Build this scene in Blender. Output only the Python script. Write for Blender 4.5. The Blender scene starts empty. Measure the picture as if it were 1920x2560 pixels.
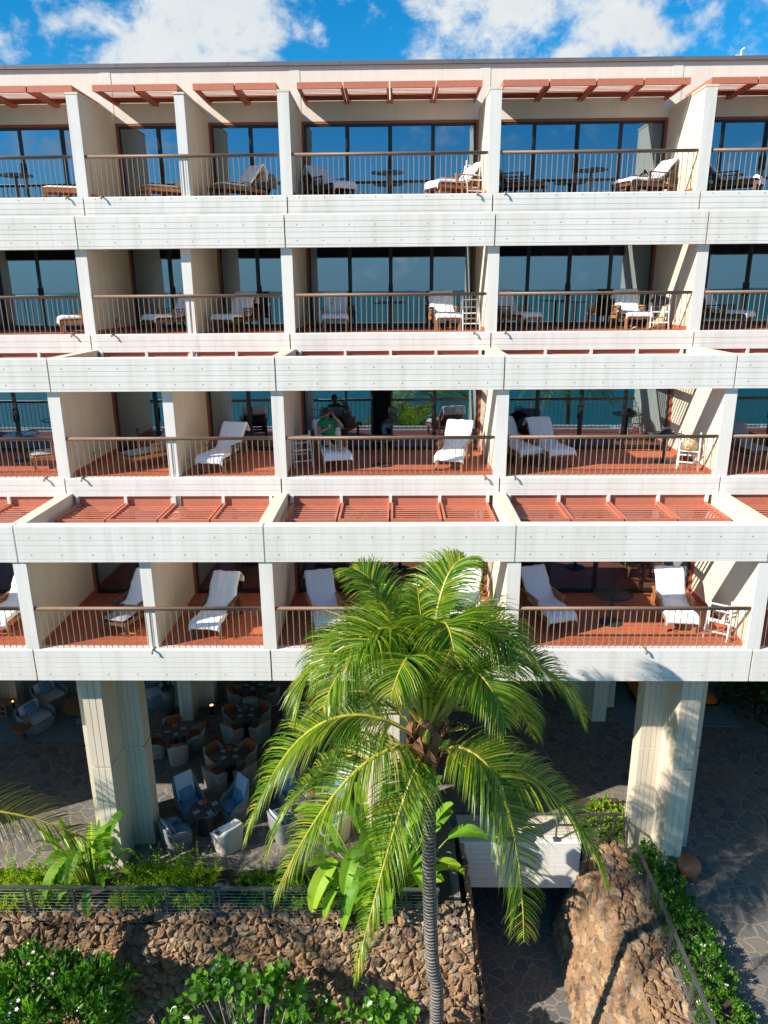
import bpy, math, random
from mathutils import Vector, Matrix, noise
R_ = math.radians
SC = bpy.context.scene
COL = SC.collection
rnd = random.Random(7)

# ---------------------------------------------------------------- camera, world, sun, exposure
cam = bpy.data.objects.new('camera', bpy.data.cameras.new('camera'))
COL.objects.link(cam)
cr, cu, cf = Vector((.99985583, .01531481, -.00733309)), Vector((.00259436, .28901086, .9573223)), Vector((-.01678055, .95720331, -.28892946))
cam.matrix_world = Matrix(((cr.x, cu.x, -cf.x, 0), (cr.y, cu.y, -cf.y, 0), (cr.z, cu.z, -cf.z, 13.8), (0, 0, 0, 1)))
cam.data.sensor_fit = 'HORIZONTAL'
cam.data.sensor_width = 36
cam.data.lens = 36 * 1834.74 / 1920
cam.data.clip_end = 60000
cam.data.clip_start = .05
SC.camera = cam

SUN = Vector((-1.32, -.685, 1.0)).normalized()
w = bpy.data.worlds.new("World")
SC.world = w
w.use_nodes = True
nt = w.node_tree
bg = nt.nodes['Background']
sky = nt.nodes.new('ShaderNodeTexSky')
sky.sky_type = 'NISHITA'
sky.sun_disc = False
sky.sun_elevation = math.asin(SUN.z)
sky.sun_rotation = math.atan2(SUN.x, SUN.y)
sky.air_density = 1.0
sky.dust_density = .25
sky.ozone_density = 2.0
hs = nt.nodes.new('ShaderNodeHueSaturation')
hs.inputs['Saturation'].default_value = 1.15
hs.inputs['Value'].default_value = .86
tn = nt.nodes.new('ShaderNodeMix')
tn.data_type = 'RGBA'
tn.blend_type = 'MULTIPLY'
tn.inputs['Factor'].default_value = 1
tn.inputs['B'].default_value = (.44, .89, 1.12, 1)
nt.links.new(sky.outputs[0], tn.inputs['A'])
nt.links.new(tn.outputs['Result'], hs.inputs['Color'])
tc = nt.nodes.new('ShaderNodeTexCoord')


def wmath(op, a, b=None, c=None):
    n = nt.nodes.new('ShaderNodeMath')
    n.operation = op
    for i, v in enumerate((a, b, c)):
        if v is None:
            continue
        if isinstance(v, (int, float)):
            n.inputs[i].default_value = v
        else:
            nt.links.new(v, n.inputs[i])
    return n.outputs[0]


def wnoise(scale, detail, rough, off, dist=0):
    mp = nt.nodes.new('ShaderNodeMapping')
    mp.inputs['Location'].default_value = off
    mp.inputs['Scale'].default_value = (1, 1, 1.25)
    nt.links.new(tc.outputs['Generated'], mp.inputs['Vector'])
    n = nt.nodes.new('ShaderNodeTexNoise')
    n.inputs['Scale'].default_value = scale
    n.inputs['Detail'].default_value = detail
    n.inputs['Roughness'].default_value = rough
    n.inputs['Distortion'].default_value = dist
    nt.links.new(mp.outputs[0], n.inputs['Vector'])
    return n.outputs['Fac']


# clouds: soft banks at fixed compass directions, broken up by noise
n1 = wnoise(7, 9, .62, (3.1, .4, 1.7), .25)
n2 = wnoise(26, 5, .6, (.2, 5.3, .7), .2)
banks = [((-.26, .92, .285), .985, .9978, 1.0), ((-.10, .95, .30), .992, .9995, .55), ((.15, .93, .32), .978, .997, .98), ((.28, .90, .315), .984, .9985, .6),
         ((-.49, .83, .255), .993, .9992, .7), ((.46, .83, .31), .990, .9992, .55)]
acc = None
sep = tc.outputs['Generated']
for d, lo, hi, amp in banks:
    vm = nt.nodes.new('ShaderNodeVectorMath')
    vm.operation = 'DOT_PRODUCT'
    nt.links.new(sep, vm.inputs[0])
    vm.inputs[1].default_value = Vector(d).normalized()
    mr = nt.nodes.new('ShaderNodeMapRange')
    mr.interpolation_type = 'SMOOTHSTEP'
    nt.links.new(vm.outputs['Value'], mr.inputs['Value'])
    mr.inputs['From Min'].default_value = lo
    mr.inputs['From Max'].default_value = hi
    mr.inputs['To Max'].default_value = amp
    acc = mr.outputs[0] if acc is None else wmath('MAXIMUM', acc, mr.outputs[0])
# scattered fair-weather cloud elsewhere in the sky
cov = wmath('ADD', wmath('MULTIPLY', acc, .40), wmath('MULTIPLY_ADD', n1, 1.7, -.85 + .14))
cov = wmath('ADD', cov, wmath('MULTIPLY_ADD', n2, .75, -.375))
mr = nt.nodes.new('ShaderNodeMapRange')
mr.interpolation_type = 'SMOOTHSTEP'
nt.links.new(cov, mr.inputs['Value'])
mr.inputs['From Min'].default_value = .24
mr.inputs['From Max'].default_value = .62
cl = mr.outputs[0]
shade = nt.nodes.new('ShaderNodeMix')
shade.data_type = 'RGBA'
nt.links.new(n1, shade.inputs['Factor'])
shade.inputs['A'].default_value = (6.4, 6.4, 6.3, 1)
shade.inputs['B'].default_value = (3.4, 3.9, 4.2, 1)
mixc = nt.nodes.new('ShaderNodeMix')
mixc.data_type = 'RGBA'
nt.links.new(cl, mixc.inputs['Factor'])
sz = nt.nodes.new('ShaderNodeSeparateXYZ')
nt.links.new(tc.outputs['Generated'], sz.inputs[0])
hz = nt.nodes.new('ShaderNodeMapRange')
hz.interpolation_type = 'SMOOTHSTEP'
nt.links.new(sz.outputs['Z'], hz.inputs['Value'])
hz.inputs['From Min'].default_value = .22
hz.inputs['From Max'].default_value = -.02
hz.inputs['To Max'].default_value = .85
low = nt.nodes.new('ShaderNodeMix')
low.data_type = 'RGBA'
nt.links.new(hz.outputs[0], low.inputs['Factor'])
nt.links.new(hs.outputs[0], low.inputs['A'])
low.inputs['B'].default_value = (2.0, 2.9, 3.6, 1)
nt.links.new(low.outputs['Result'], mixc.inputs['A'])
nt.links.new(shade.outputs['Result'], mixc.inputs['B'])
nt.links.new(mixc.outputs['Result'], bg.inputs['Color'])
bg.inputs['Strength'].default_value = .092

sl = bpy.data.lights.new('sun', 'SUN')
sl.energy = 4.5
sl.angle = R_(.53)
sl.color = (1.0, .93, .835)
so = bpy.data.objects.new('sun', sl)
so.rotation_euler = SUN.to_track_quat('Z', 'Y').to_euler()
so.location = (-20, -20, 40)
COL.objects.link(so)
SC.view_settings.view_transform = 'Standard'
SC.view_settings.look = 'None'
SC.view_settings.exposure = .84
SC.view_settings.gamma = 1
SC.view_settings.use_curve_mapping = False
SC.cycles.max_bounces = 8
SC.cycles.transparent_max_bounces = 12

# ---------------------------------------------------------------- helpers
MATS = {}


class NB:
    def __init__(s, name):
        s.m = bpy.data.materials.new(name)
        s.m.use_nodes = True
        s.t = s.m.node_tree
        s.p = s.t.nodes['Principled BSDF']
        s.out = s.t.nodes['Material Output']
        s.co = s.t.nodes.new('ShaderNodeTexCoord').outputs['Object']
        MATS[name] = s.m

    def n(s, typ, **kw):
        n = s.t.nodes.new(typ)
        for k, v in kw.items():
            if hasattr(v, 'is_output') or isinstance(v, bpy.types.NodeSocket):
                s.t.links.new(v, n.inputs[k.replace('_', ' ')])
            else:
                n.inputs[k.replace('_', ' ')].default_value = v
        return n

    def link(s, a, b):
        s.t.links.new(a, b)

    def map(s, scale=(1, 1, 1), rot=(0, 0, 0), src=None):
        n = s.t.nodes.new('ShaderNodeMapping')
        n.inputs['Scale'].default_value = scale
        n.inputs['Rotation'].default_value = rot
        s.link(src or s.co, n.inputs['Vector'])
        return n.outputs[0]

    def noise(s, scale, detail=4, rough=.6, vec=None, dist=0):
        return s.n('ShaderNodeTexNoise', Scale=scale, Detail=detail, Roughness=rough, Distortion=dist, Vector=vec or s.co).outputs['Fac']

    def ramp(s, fac, stops):
        n = s.t.nodes.new('ShaderNodeValToRGB')
        s.link(fac, n.inputs['Fac'])
        e = n.color_ramp.elements
        while len(e) < len(stops):
            e.new(.5)
        for i, (p, c) in enumerate(stops):
            e[i].position = p
            e[i].color = (c, c, c, 1) if isinstance(c, (int, float)) else (*c, 1)
        return n.outputs['Color']

    def mix(s, fac, a, b, typ='MIX'):
        n = s.t.nodes.new('ShaderNodeMix')
        n.data_type = 'RGBA'
        n.blend_type = typ
        for k, v in (('Factor', fac), ('A', a), ('B', b)):
            if isinstance(v, bpy.types.NodeSocket):
                s.link(v, n.inputs[k])
            elif k == 'Factor':
                n.inputs[k].default_value = v
            else:
                n.inputs[k].default_value = (*v, 1)
        return n.outputs['Result']

    def bump(s, h, strength=.3, dist=.02):
        b = s.n('ShaderNodeBump', Strength=strength, Distance=dist, Height=h)
        s.link(b.outputs[0], s.p.inputs['Normal'])

    def base(s, v):
        if isinstance(v, bpy.types.NodeSocket):
            s.link(v, s.p.inputs['Base Color'])
        else:
            s.p.inputs['Base Color'].default_value = (*v, 1)


def simple(name, c, rough=.7, var=.18, scale=6, metallic=0, bump=0, spec=.5):
    b = NB(name)
    f = b.noise(scale, 5, .65)
    b.base(b.mix(f, tuple(x * (1 - var) for x in c), tuple(min(1, x * (1 + var)) for x in c)))
    b.p.inputs['Roughness'].default_value = rough
    b.p.inputs['Metallic'].default_value = metallic
    b.p.inputs['Specular IOR Level'].default_value = spec
    if bump:
        b.bump(b.noise(scale * 6, 4, .6), bump, .01)
    return b.m


def wall_mat(name, c, stain, streak=.5, bump=.25):
    b = NB(name)
    big = b.noise(.9, 6, .65)
    st = b.noise(1.0, 5, .6, b.map((5.0, 5.0, .3)))
    fine = b.noise(40, 3, .6)
    f = b.ramp(st, [(.45, 0.0), (.75, streak)])
    col = b.mix(f, c, stain)
    col = b.mix(b.ramp(big, [(.4, 0.0), (.8, .35)]), col, stain)
    col = b.mix(b.ramp(fine, [(.35, .12), (.6, 0.0)]), col, tuple(x * .6 for x in c))
    b.base(col)
    b.p.inputs['Roughness'].default_value = .88
    b.p.inputs['Specular IOR Level'].default_value = .2
    b.bump(b.noise(55, 4, .7), bump, .006)
    return b.m


wall_mat('panel_concrete', (.77, .735, .68), (.58, .53, .45), .55)
wall_mat('fin_stucco', (.76, .67, .51), (.57, .48, .34), .35)
wall_mat('upper_stucco', (.78, .72, .61), (.60, .53, .42), .35)
wall_mat('column_concrete', (.69, .60, .47), (.50, .42, .30), .5)
simple('tie_hole_dark', (.27, .24, .21), .9)  # tone of the small tie-hole discs on the concrete panels
simple('roof_metal', (.13, .13, .14), .55, .3, 2)
simple('soffit', (.42, .37, .30), .9)
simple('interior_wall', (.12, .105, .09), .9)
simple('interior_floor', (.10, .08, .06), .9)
simple('bronze_frame', (.022, .019, .017), .4)
simple('red_trim', (.30, .085, .04), .6, .25, 12)
simple('pergola_red', (.52, .16, .09), .62, .22, 9)
simple('handrail_wood', (.20, .115, .07), .5, .4, 14)
simple('baluster_metal', (.27, .215, .15), .45, .2)
simple('teak', (.40, .17, .06), .55, .35, 18)
simple('dark_teak', (.11, .055, .03), .55, .35, 18)
simple('grey_cushion', (.30, .30, .31), .9, .1)
simple('cream_cushion', (.68, .64, .55), .9, .08)
simple('white_paint', (.80, .80, .80), .5, .05)
simple('towel', (.87, .88, .91), .95, .04, 30, 0, .4, .1)
simple('black_metal', (.03, .03, .032), .45)
simple('grey_metal', (.11, .11, .11), .4, .2, 5, .3)
simple('cable_steel', (.45, .43, .40), .3, .1, 5, .9)
simple('dark_stone_top', (.075, .07, .065), .35, .4, 14)
simple('wicker', (.40, .36, .30), .75, .25, 20, 0, .6)
simple('white_wicker', (.62, .57, .50), .75, .15, 20, 0, .6)
simple('grey_wicker', (.26, .27, .27), .75, .25, 20, 0, .6)
simple('orange_fabric', (.34, .095, .022), .9, .2)
simple('orange_bed', (.72, .17, .02), .9, .12)
simple('blue_fabric', (.12, .24, .36), .9, .2)
simple('pale_fabric', (.52, .56, .62), .9, .1)
simple('rug', (.16, .21, .22), .95, .25, 3)
simple('stump_wood', (.22, .095, .04), .5, .6, 7)
simple('terracotta', (.45, .15, .06), .6, .2)
simple('dark_glaze', (.025, .035, .045), .18, .3)
simple('soil', (.06, .042, .03), .95, .5, 4, 0, .8)
simple('skin', (.52, .27, .18), .6, .08)
simple('green_shirt', (.02, .26, .09), .9, .15)
simple('print_dark', (.02, .03, .04), .9)
simple('dark_cloth', (.03, .035, .045), .9)
simple('pale_cloth', (.36, .42, .50), .9)
simple('hair', (.02, .014, .01), .8)
simple('candle_red', (.7, .06, .02), .4)
simple('napkin', (.6, .6, .6), .9)
simple('steel', (.55, .55, .56), .25, .05, 5, .9)
simple('curtain', (.40, .38, .33), .95)
simple('blue_gear', (.03, .12, .32), .7, .5, 25)
simple('straw_tan', (.55, .40, .22), .9, .3, 15)
simple('flower_white', (.80, .74, .74), .7, .05)
simple('flower_pink', (.74, .60, .62), .7, .1)
simple('bark_grey', (.26, .22, .18), .9, .4, 9, 0, .8)
simple('fibre_brown', (.28, .13, .06), .95, .5, 20, 0, .8)
simple('rachis', (.42, .37, .035), .5, .2)
simple('spathe', (.24, .30, .03), .5, .3, 10)
simple('fruit_yellow', (.70, .42, .02), .5, .2)
simple('lawn', (.06, .09, .02), .95, .4, 2)
simple('sand', (.45, .38, .28), .95, .2, 1)
b = NB('lamp_glow')
b.base((.9, .5, .15))
b.p.inputs['Emission Color'].default_value = (1, .5, .12, 1)
b.p.inputs['Emission Strength'].default_value = 2.5
b = NB('table_glass')
b.base((.02, .03, .035))
b.p.inputs['Roughness'].default_value = .05
b.p.inputs['Alpha'].default_value = .55
b = NB('bright_print')
v = b.n('ShaderNodeTexVoronoi', Scale=16, Vector=b.co)
b.base(b.ramp(v.outputs['Color'], [(.15, (.7, .05, .15)), (.35, (.85, .75, .1)), (.5, (.1, .45, .1)), (.7, (.9, .3, .4)), (.85, (.05, .35, .5))]))

b = NB('window_glass')
tr = b.n('ShaderNodeBsdfTransparent', Color=(.30, .36, .38, 1))
gl = b.n('ShaderNodeBsdfGlossy', Color=(.60, .80, 1.0, 1), Roughness=.0)
wob = b.n('ShaderNodeBump', Strength=.02, Distance=.02, Height=b.noise(1.2, 2, .5))
b.link(wob.outputs[0], gl.inputs['Normal'])
fr = b.n('ShaderNodeFresnel', IOR=1.6)
ma = b.n('ShaderNodeMath')
ma.operation = 'MULTIPLY_ADD'
b.link(fr.outputs[0], ma.inputs[0])
ma.inputs[1].default_value = .7
ma.inputs[2].default_value = .36
ms = b.n('ShaderNodeMixShader')
b.link(ma.outputs[0], ms.inputs[0])
b.link(tr.outputs[0], ms.inputs[1])
b.link(gl.outputs[0], ms.inputs[2])
b.link(ms.outputs[0], b.out.inputs['Surface'])

# red clay tile floor with pale grout
b = NB('clay_tile')
br = b.n('ShaderNodeTexBrick', Vector=b.map((1, 1, 1)), Color1=(.52, .13, .05, 1), Color2=(.44, .10, .04, 1), Mortar=(.52, .27, .17, 1), Scale=1.0, Mortar_Size=.007, Brick_Width=.23, Row_Height=.17)
b.base(b.mix(b.noise(3, 4), br.outputs['Color'], (.40, .08, .03)))
mx = b.mix(.25, br.outputs['Color'], (.42, .085, .035))
b.base(mx)
b.p.inputs['Roughness'].default_value = .55
b.bump(br.outputs['Fac'], -.3, .004)


def flagstone(name, cells, mortar, scale):
    b = NB(name)
    vec = b.n('ShaderNodeVectorMath')
    vec.operation = 'ADD'
    nz = b.n('ShaderNodeTexNoise', Scale=2.2, Detail=3.0, Vector=b.co)
    sc = b.n('ShaderNodeVectorMath')
    sc.operation = 'SCALE'
    b.link(nz.outputs['Color'], sc.inputs[0])
    sc.inputs['Scale'].default_value = .3
    b.link(b.co, vec.inputs[0])
    b.link(sc.outputs[0], vec.inputs[1])
    e = b.n('ShaderNodeTexVoronoi', Scale=scale, Vector=vec.outputs[0])
    e.feature = 'DISTANCE_TO_EDGE'
    c = b.n('ShaderNodeTexVoronoi', Scale=scale, Vector=vec.outputs[0])
    stone = b.ramp(c.outputs['Color'], cells)
    stone = b.mix(b.ramp(b.noise(9, 6, .7), [(.35, 0.0), (.75, .5)]), stone, tuple(min(1, x * 1.7) for x in cells[1][1]))
    m = b.ramp(b.mix(.3, e.outputs['Distance'], b.noise(30, 3), 'ADD'), [(.175, 1.0), (.195, 0.0)])
    b.base(b.mix(m, stone, mortar))
    b.p.inputs['Roughness'].default_value = .7
    b.bump(b.mix(.15, b.ramp(e.outputs['Distance'], [(.0, 0.0), (.08, 1.0)]), b.noise(14, 5), 'ADD'), .5, .015)
    return b.m


flagstone('flagstone', [(.1, (.075, .074, .074)), (.35, (.14, .13, .12)), (.6, (.20, .16, .12)), (.85, (.10, .10, .103))], (.30, .245, .17), 3.0)
flagstone('passage_stone', [(.1, (.08, .083, .088)), (.35, (.12, .12, .12)), (.6, (.16, .14, .115)), (.85, (.10, .105, .11))], (.30, .25, .18), 3.0)


def tint_mat(name, stops, rough=.85, bump=0, bscale=30, transl=None, spec=.4, nscale=8, namt=.4):
    b = NB(name)
    a = b.t.nodes.new('ShaderNodeAttribute')
    a.attribute_name = 'tint'
    col = b.ramp(a.outputs['Fac'], stops)
    col = b.mix(namt, col, b.ramp(b.noise(nscale, 6, .7), [(.3, .25), (.7, .95)]), 'OVERLAY')
    b.base(col)
    b.p.inputs['Roughness'].default_value = rough
    b.p.inputs['Specular IOR Level'].default_value = spec
    if bump:
        b.bump(b.noise(bscale, 6, .7), bump, .03)
    if transl:
        t = b.n('ShaderNodeBsdfTranslucent')
        b.link(b.mix(1.0, col, transl, 'MULTIPLY'), t.inputs['Color'])
        m = b.n('ShaderNodeMixShader', Fac=.35)
        b.link(b.p.outputs[0], m.inputs[1])
        b.link(t.outputs[0], m.inputs[2])
        b.link(m.outputs[0], b.out.inputs['Surface'])
    return b.m


tint_mat('lava_rock', [(0, (.10, .07, .05)), (.12, (.22, .14, .085)), (.35, (.34, .20, .105)), (.55, (.28, .17, .095)), (.75, (.24, .18, .135)), (.88, (.36, .25, .15)), (1, (.42, .28, .16))], .95, .9, 30, None, .15)
tint_mat('palm_leaf', [(0, (.03, .09, .008)), (.5, (.11, .225, .009)), (.85, (.30, .34, .02)), (1, (.42, .33, .06))], .36, 0, 30, (2.2, 2.4, 1.2), .5, 3, .15)
tint_mat('olive_leaf', [(0, (.09, .12, .012)), (.5, (.16, .17, .018)), (1, (.26, .20, .03))], .4, 0, 30, (1.6, 1.5, 1.0), .5, 3, .15)
tint_mat('banana_leaf', [(0, (.05, .14, .012)), (.5, (.13, .29, .018)), (1, (.32, .46, .03))], .5, 0, 30, (2.0, 2.2, 1.0), .3, 3, .15)
tint_mat('fern_leaf', [(0, (.09, .18, .012)), (.5, (.22, .34, .02)), (1, (.42, .50, .04))], .5, 0, 30, (1.8, 2.0, 1.0), .3, 3, .1)
tint_mat('shrub_leaf', [(0, (.03, .10, .012)), (.5, (.085, .21, .018)), (1, (.17, .33, .025))], .3, 0, 30, (1.6, 2.0, 1.0), .6, 3, .1)
tint_mat('clusia_leaf', [(0, (.05, .14, .012)), (.5, (.10, .24, .018)), (1, (.18, .34, .03))], .3, 0, 30, (1.6, 2.0, 1.0), .6, 3, .1)
tint_mat('dark_leaf', [(0, (.015, .04, .012)), (.5, (.03, .08, .018)), (1, (.08, .15, .03))], .35, 0, 30, (1.4, 1.6, 1.0), .5, 3, .1)

# ringed palm bark
b = NB('palm_bark')
wv = b.n('ShaderNodeTexWave', Scale=4.2, Distortion=5.0, Detail=4.0, Vector=b.map((.25, .25, 1)))
wv.bands_direction = 'Z'
f = b.mix(.5, wv.outputs['Color'], b.noise(16, 5))
b.base(b.ramp(f, [(.3, (.06, .055, .05)), (.5, (.20, .18, .15)), (.75, (.33, .29, .24))]))
b.p.inputs['Roughness'].default_value = .9
b.bump(wv.outputs['Fac'], .8, .03)

# sea
b = NB('sea_water')
b.base((.006, .15, .14))
b.p.inputs['Roughness'].default_value = .5
b.bump(b.noise(.5, 6, .65, b.map((.6, 1, 1))), .8, .6)


class MB:
    def __init__(s):
        s.v, s.f, s.mi, s.t = [], [], [], []
        s.tint = .5
        s.m = 0

    def add(s, verts, faces):
        o = len(s.v)
        s.v += [tuple(x) for x in verts]
        s.t += [s.tint] * len(verts)
        for f in faces:
            s.f.append(tuple(i + o for i in f))
            s.mi.append(s.m)

    def box(s, x0, x1, y0, y1, z0, z1, M=None):
        vs = [Vector(p) for p in ((x0, y0, z0), (x1, y0, z0), (x1, y1, z0), (x0, y1, z0), (x0, y0, z1), (x1, y0, z1), (x1, y1, z1), (x0, y1, z1))]
        if M:
            vs = [M @ v for v in vs]
        s.add(vs, [(0, 3, 2, 1), (4, 5, 6, 7), (0, 1, 5, 4), (1, 2, 6, 5), (2, 3, 7, 6), (3, 0, 4, 7)])

    def bar(s, a, b, wx, wz=None):
        a, b = Vector(a), Vector(b)
        wz = wz or wx
        d = (b - a)
        M = Matrix.Translation(a) @ d.to_track_quat('Y', 'Z').to_matrix().to_4x4()
        s.box(-wx / 2, wx / 2, 0, d.length, -wz / 2, wz / 2, M)

    def tube(s, pts, r, n=8, cap=True):
        pts = [Vector(p) for p in pts]
        rs = r if isinstance(r, (list, tuple)) else [r] * len(pts)
        vs, fs = [], []
        d0 = (pts[1] - pts[0]).normalized()
        up = Vector((0, 0, 1)) if abs(d0.z) < .9 else Vector((1, 0, 0))
        for i, p in enumerate(pts):
            d = (pts[min(i + 1, len(pts) - 1)] - pts[max(i - 1, 0)]).normalized()
            u = d.cross(up).normalized()
            q = u.cross(d).normalized()
            up = q
            for k in range(n):
                a = 2 * math.pi * k / n
                vs.append(p + (u * math.cos(a) + q * math.sin(a)) * rs[i])
        for i in range(len(pts) - 1):
            for k in range(n):
                fs.append((i * n + k, i * n + (k + 1) % n, (i + 1) * n + (k + 1) % n, (i + 1) * n + k))
        if cap:
            fs.append(tuple(range(n))[::-1])
            fs.append(tuple((len(pts) - 1) * n + k for k in range(n)))
        s.add(vs, fs)

    def lathe(s, prof, c=(0, 0, 0), n=20, sx=1, sy=1):
        vs, fs = [], []
        for r, z in prof:
            for k in range(n):
                a = 2 * math.pi * k / n
                vs.append((c[0] + r * sx * math.cos(a), c[1] + r * sy * math.sin(a), c[2] + z))
        for i in range(len(prof) - 1):
            for k in range(n):
                fs.append((i * n + k, i * n + (k + 1) % n, (i + 1) * n + (k + 1) % n, (i + 1) * n + k))
        fs.append(tuple(range(n))[::-1])
        fs.append(tuple((len(prof) - 1) * n + k for k in range(n)))
        s.add(vs, fs)

    def prism(s, outline, z0, z1):
        n = len(outline)
        vs = [(x, y, z0) for x, y in outline] + [(x, y, z1) for x, y in outline]
        s.add(vs, [tuple(range(n))[::-1], tuple(range(n, 2 * n))] + [(i, (i + 1) % n, n + (i + 1) % n, n + i) for i in range(n)])

    def xprism(s, prof, x0, x1):          # profile (y, z) extruded along X
        n = len(prof)
        vs = [(x0, y, z) for y, z in prof] + [(x1, y, z) for y, z in prof]
        s.add(vs, [tuple(range(n)), tuple(range(n, 2 * n))[::-1]] + [(i, n + i, n + (i + 1) % n, (i + 1) % n) for i in range(n)])

    def pillow(s, lx, ly, lz, M, nx=6, ny=6, puff=.5):
        vs, fs = [], []
        for sgn in (1, -1):
            for j in range(ny + 1):
                for i in range(nx + 1):
                    u, v = i / nx * 2 - 1, j / ny * 2 - 1
                    h = lz / 2 * ((1 - abs(u) ** 4) * (1 - abs(v) ** 4)) ** puff
                    vs.append(M @ Vector((u * lx / 2, v * ly / 2, sgn * h)))
        o = (nx + 1) * (ny + 1)
        for j in range(ny):
            for i in range(nx):
                a = j * (nx + 1) + i
                fs.append((a, a + 1, a + nx + 2, a + nx + 1))
                fs.append((o + a, o + a + nx + 1, o + a + nx + 2, o + a + 1))
        s.add(vs, fs)

    def leaf(s, p, d, side, nrm, L, W, fold=.25, bend=.25):
        p, d, side, nrm = Vector(p), Vector(d), Vector(side), Vector(nrm)
        e = p + d * L - nrm * L * bend
        a, c = p + d * L * .35, p + d * L * .72 - nrm * L * bend * .4
        f = nrm * W * fold
        s.add([p, a + side * W * .5 + f, c + side * W * .42 + f, e, c - side * W * .42 + f, a - side * W * .5 + f, a, c],
              [(0, 6, 1), (1, 6, 7, 2), (2, 7, 3), (0, 5, 6), (5, 4, 7, 6), (4, 3, 7)])

    def build(s, name, mats, parent=None, smooth=False, at=None, bevel=0):
        me = bpy.data.meshes.new(name)
        me.from_pydata(s.v, [], s.f)
        if isinstance(mats, str):
            mats = [mats]
        for m in mats:
            me.materials.append(MATS[m])
        if len(mats) > 1:
            me.polygons.foreach_set('material_index', s.mi)
        if len(set(s.t)) > 1:
            at_ = me.attributes.new('tint', 'FLOAT', 'POINT')
            at_.data.foreach_set('value', s.t)
        if smooth:
            me.polygons.foreach_set('use_smooth', [True] * len(me.polygons))
        me.update()
        o = bpy.data.objects.new(name, me)
        COL.objects.link(o)
        if parent:
            o.parent = parent
        if at:
            o.location = at
        if bevel:
            bv = o.modifiers.new('bevel', 'BEVEL')
            bv.width = bevel
            bv.segments = 2
            bv.limit_method = 'ANGLE'
        return o


def tag(o, label, cat, group=None):
    o['label'] = label
    o['category'] = cat
    if group:
        o['group'] = group
    return o


def thing(name, label, cat, loc=(0, 0, 0), rz=0, group=None):
    o = bpy.data.objects.new(name, None)
    COL.objects.link(o)
    o.location = loc
    o.rotation_euler = (0, 0, rz)
    o.empty_display_size = .2
    return tag(o, label, cat, group)


def structure(o):
    o['kind'] = 'structure'
    return o


def dup(root, loc, rz, label, group=None):
    r = root.copy()
    COL.objects.link(r)
    r.location = loc
    r.rotation_euler = (0, 0, rz)
    r['label'] = label
    if group:
        r['group'] = group
    for ch in list(root.children):
        c = ch.copy()
        COL.objects.link(c)
        c.parent = r
        for g in ch.children:
            e = g.copy()
            COL.objects.link(e)
            e.parent = c
    return r


# ---------------------------------------------------------------- ground, sea, terraces
m = MB()
m.add([(-400, -18, -3.02), (400, -18, -3.02), (400, 4000, -3.02), (-400, 4000, -3.02)], [(0, 1, 2, 3)])
structure(m.build('ground', 'soil'))
m = MB()
m.add([(-400, -32, -7.0), (400, -32, -7.0), (400, -18, -3.02), (-400, -18, -3.02)], [(0, 1, 2, 3)])
structure(m.build('beach', 'sand'))
m = MB()
m.add([(-30000, -50000, -6.9), (30000, -50000, -6.9), (30000, -31, -6.9), (-30000, -31, -6.9)], [(0, 1, 2, 3)])
structure(m.build('sea', 'sea_water'))
m = MB()
m.add([(1.0, -2, -3.0), (5.2, -2, -3.0), (5.2, 25, -3.0), (1.0, 25, -3.0)], [(0, 1, 2, 3)])
structure(m.build('passage_floor', 'passage_stone'))
# raised terrace: left block, right block and the bridge slab between them
m = MB()
m.box(-30, 1.5, 13.75, 45, -3.01, 0)
m.box(4.9, 30, 16.0, 45, -3.01, -.0)
m.box(5.75, 30, -6, 16.0, -3.01, 0)
m.box(1.5, 4.9, 16.2, 45, -1.4, -.0)
m.box(1.4, 5.0, 25, 25.3, -3.0, -1.4)
structure(m.build('lanai_floor', 'flagstone'))
m = MB()
m.box(-30, 1.3, 13.85, 14.85, -.2, .03)
m.box(5.95, 6.85, -6, 15.0, -.2, .03)
m.box(4.9, 6.2, 16.05, 17.6, -.2, .03)
structure(m.build('planting_bed', 'soil'))


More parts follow.
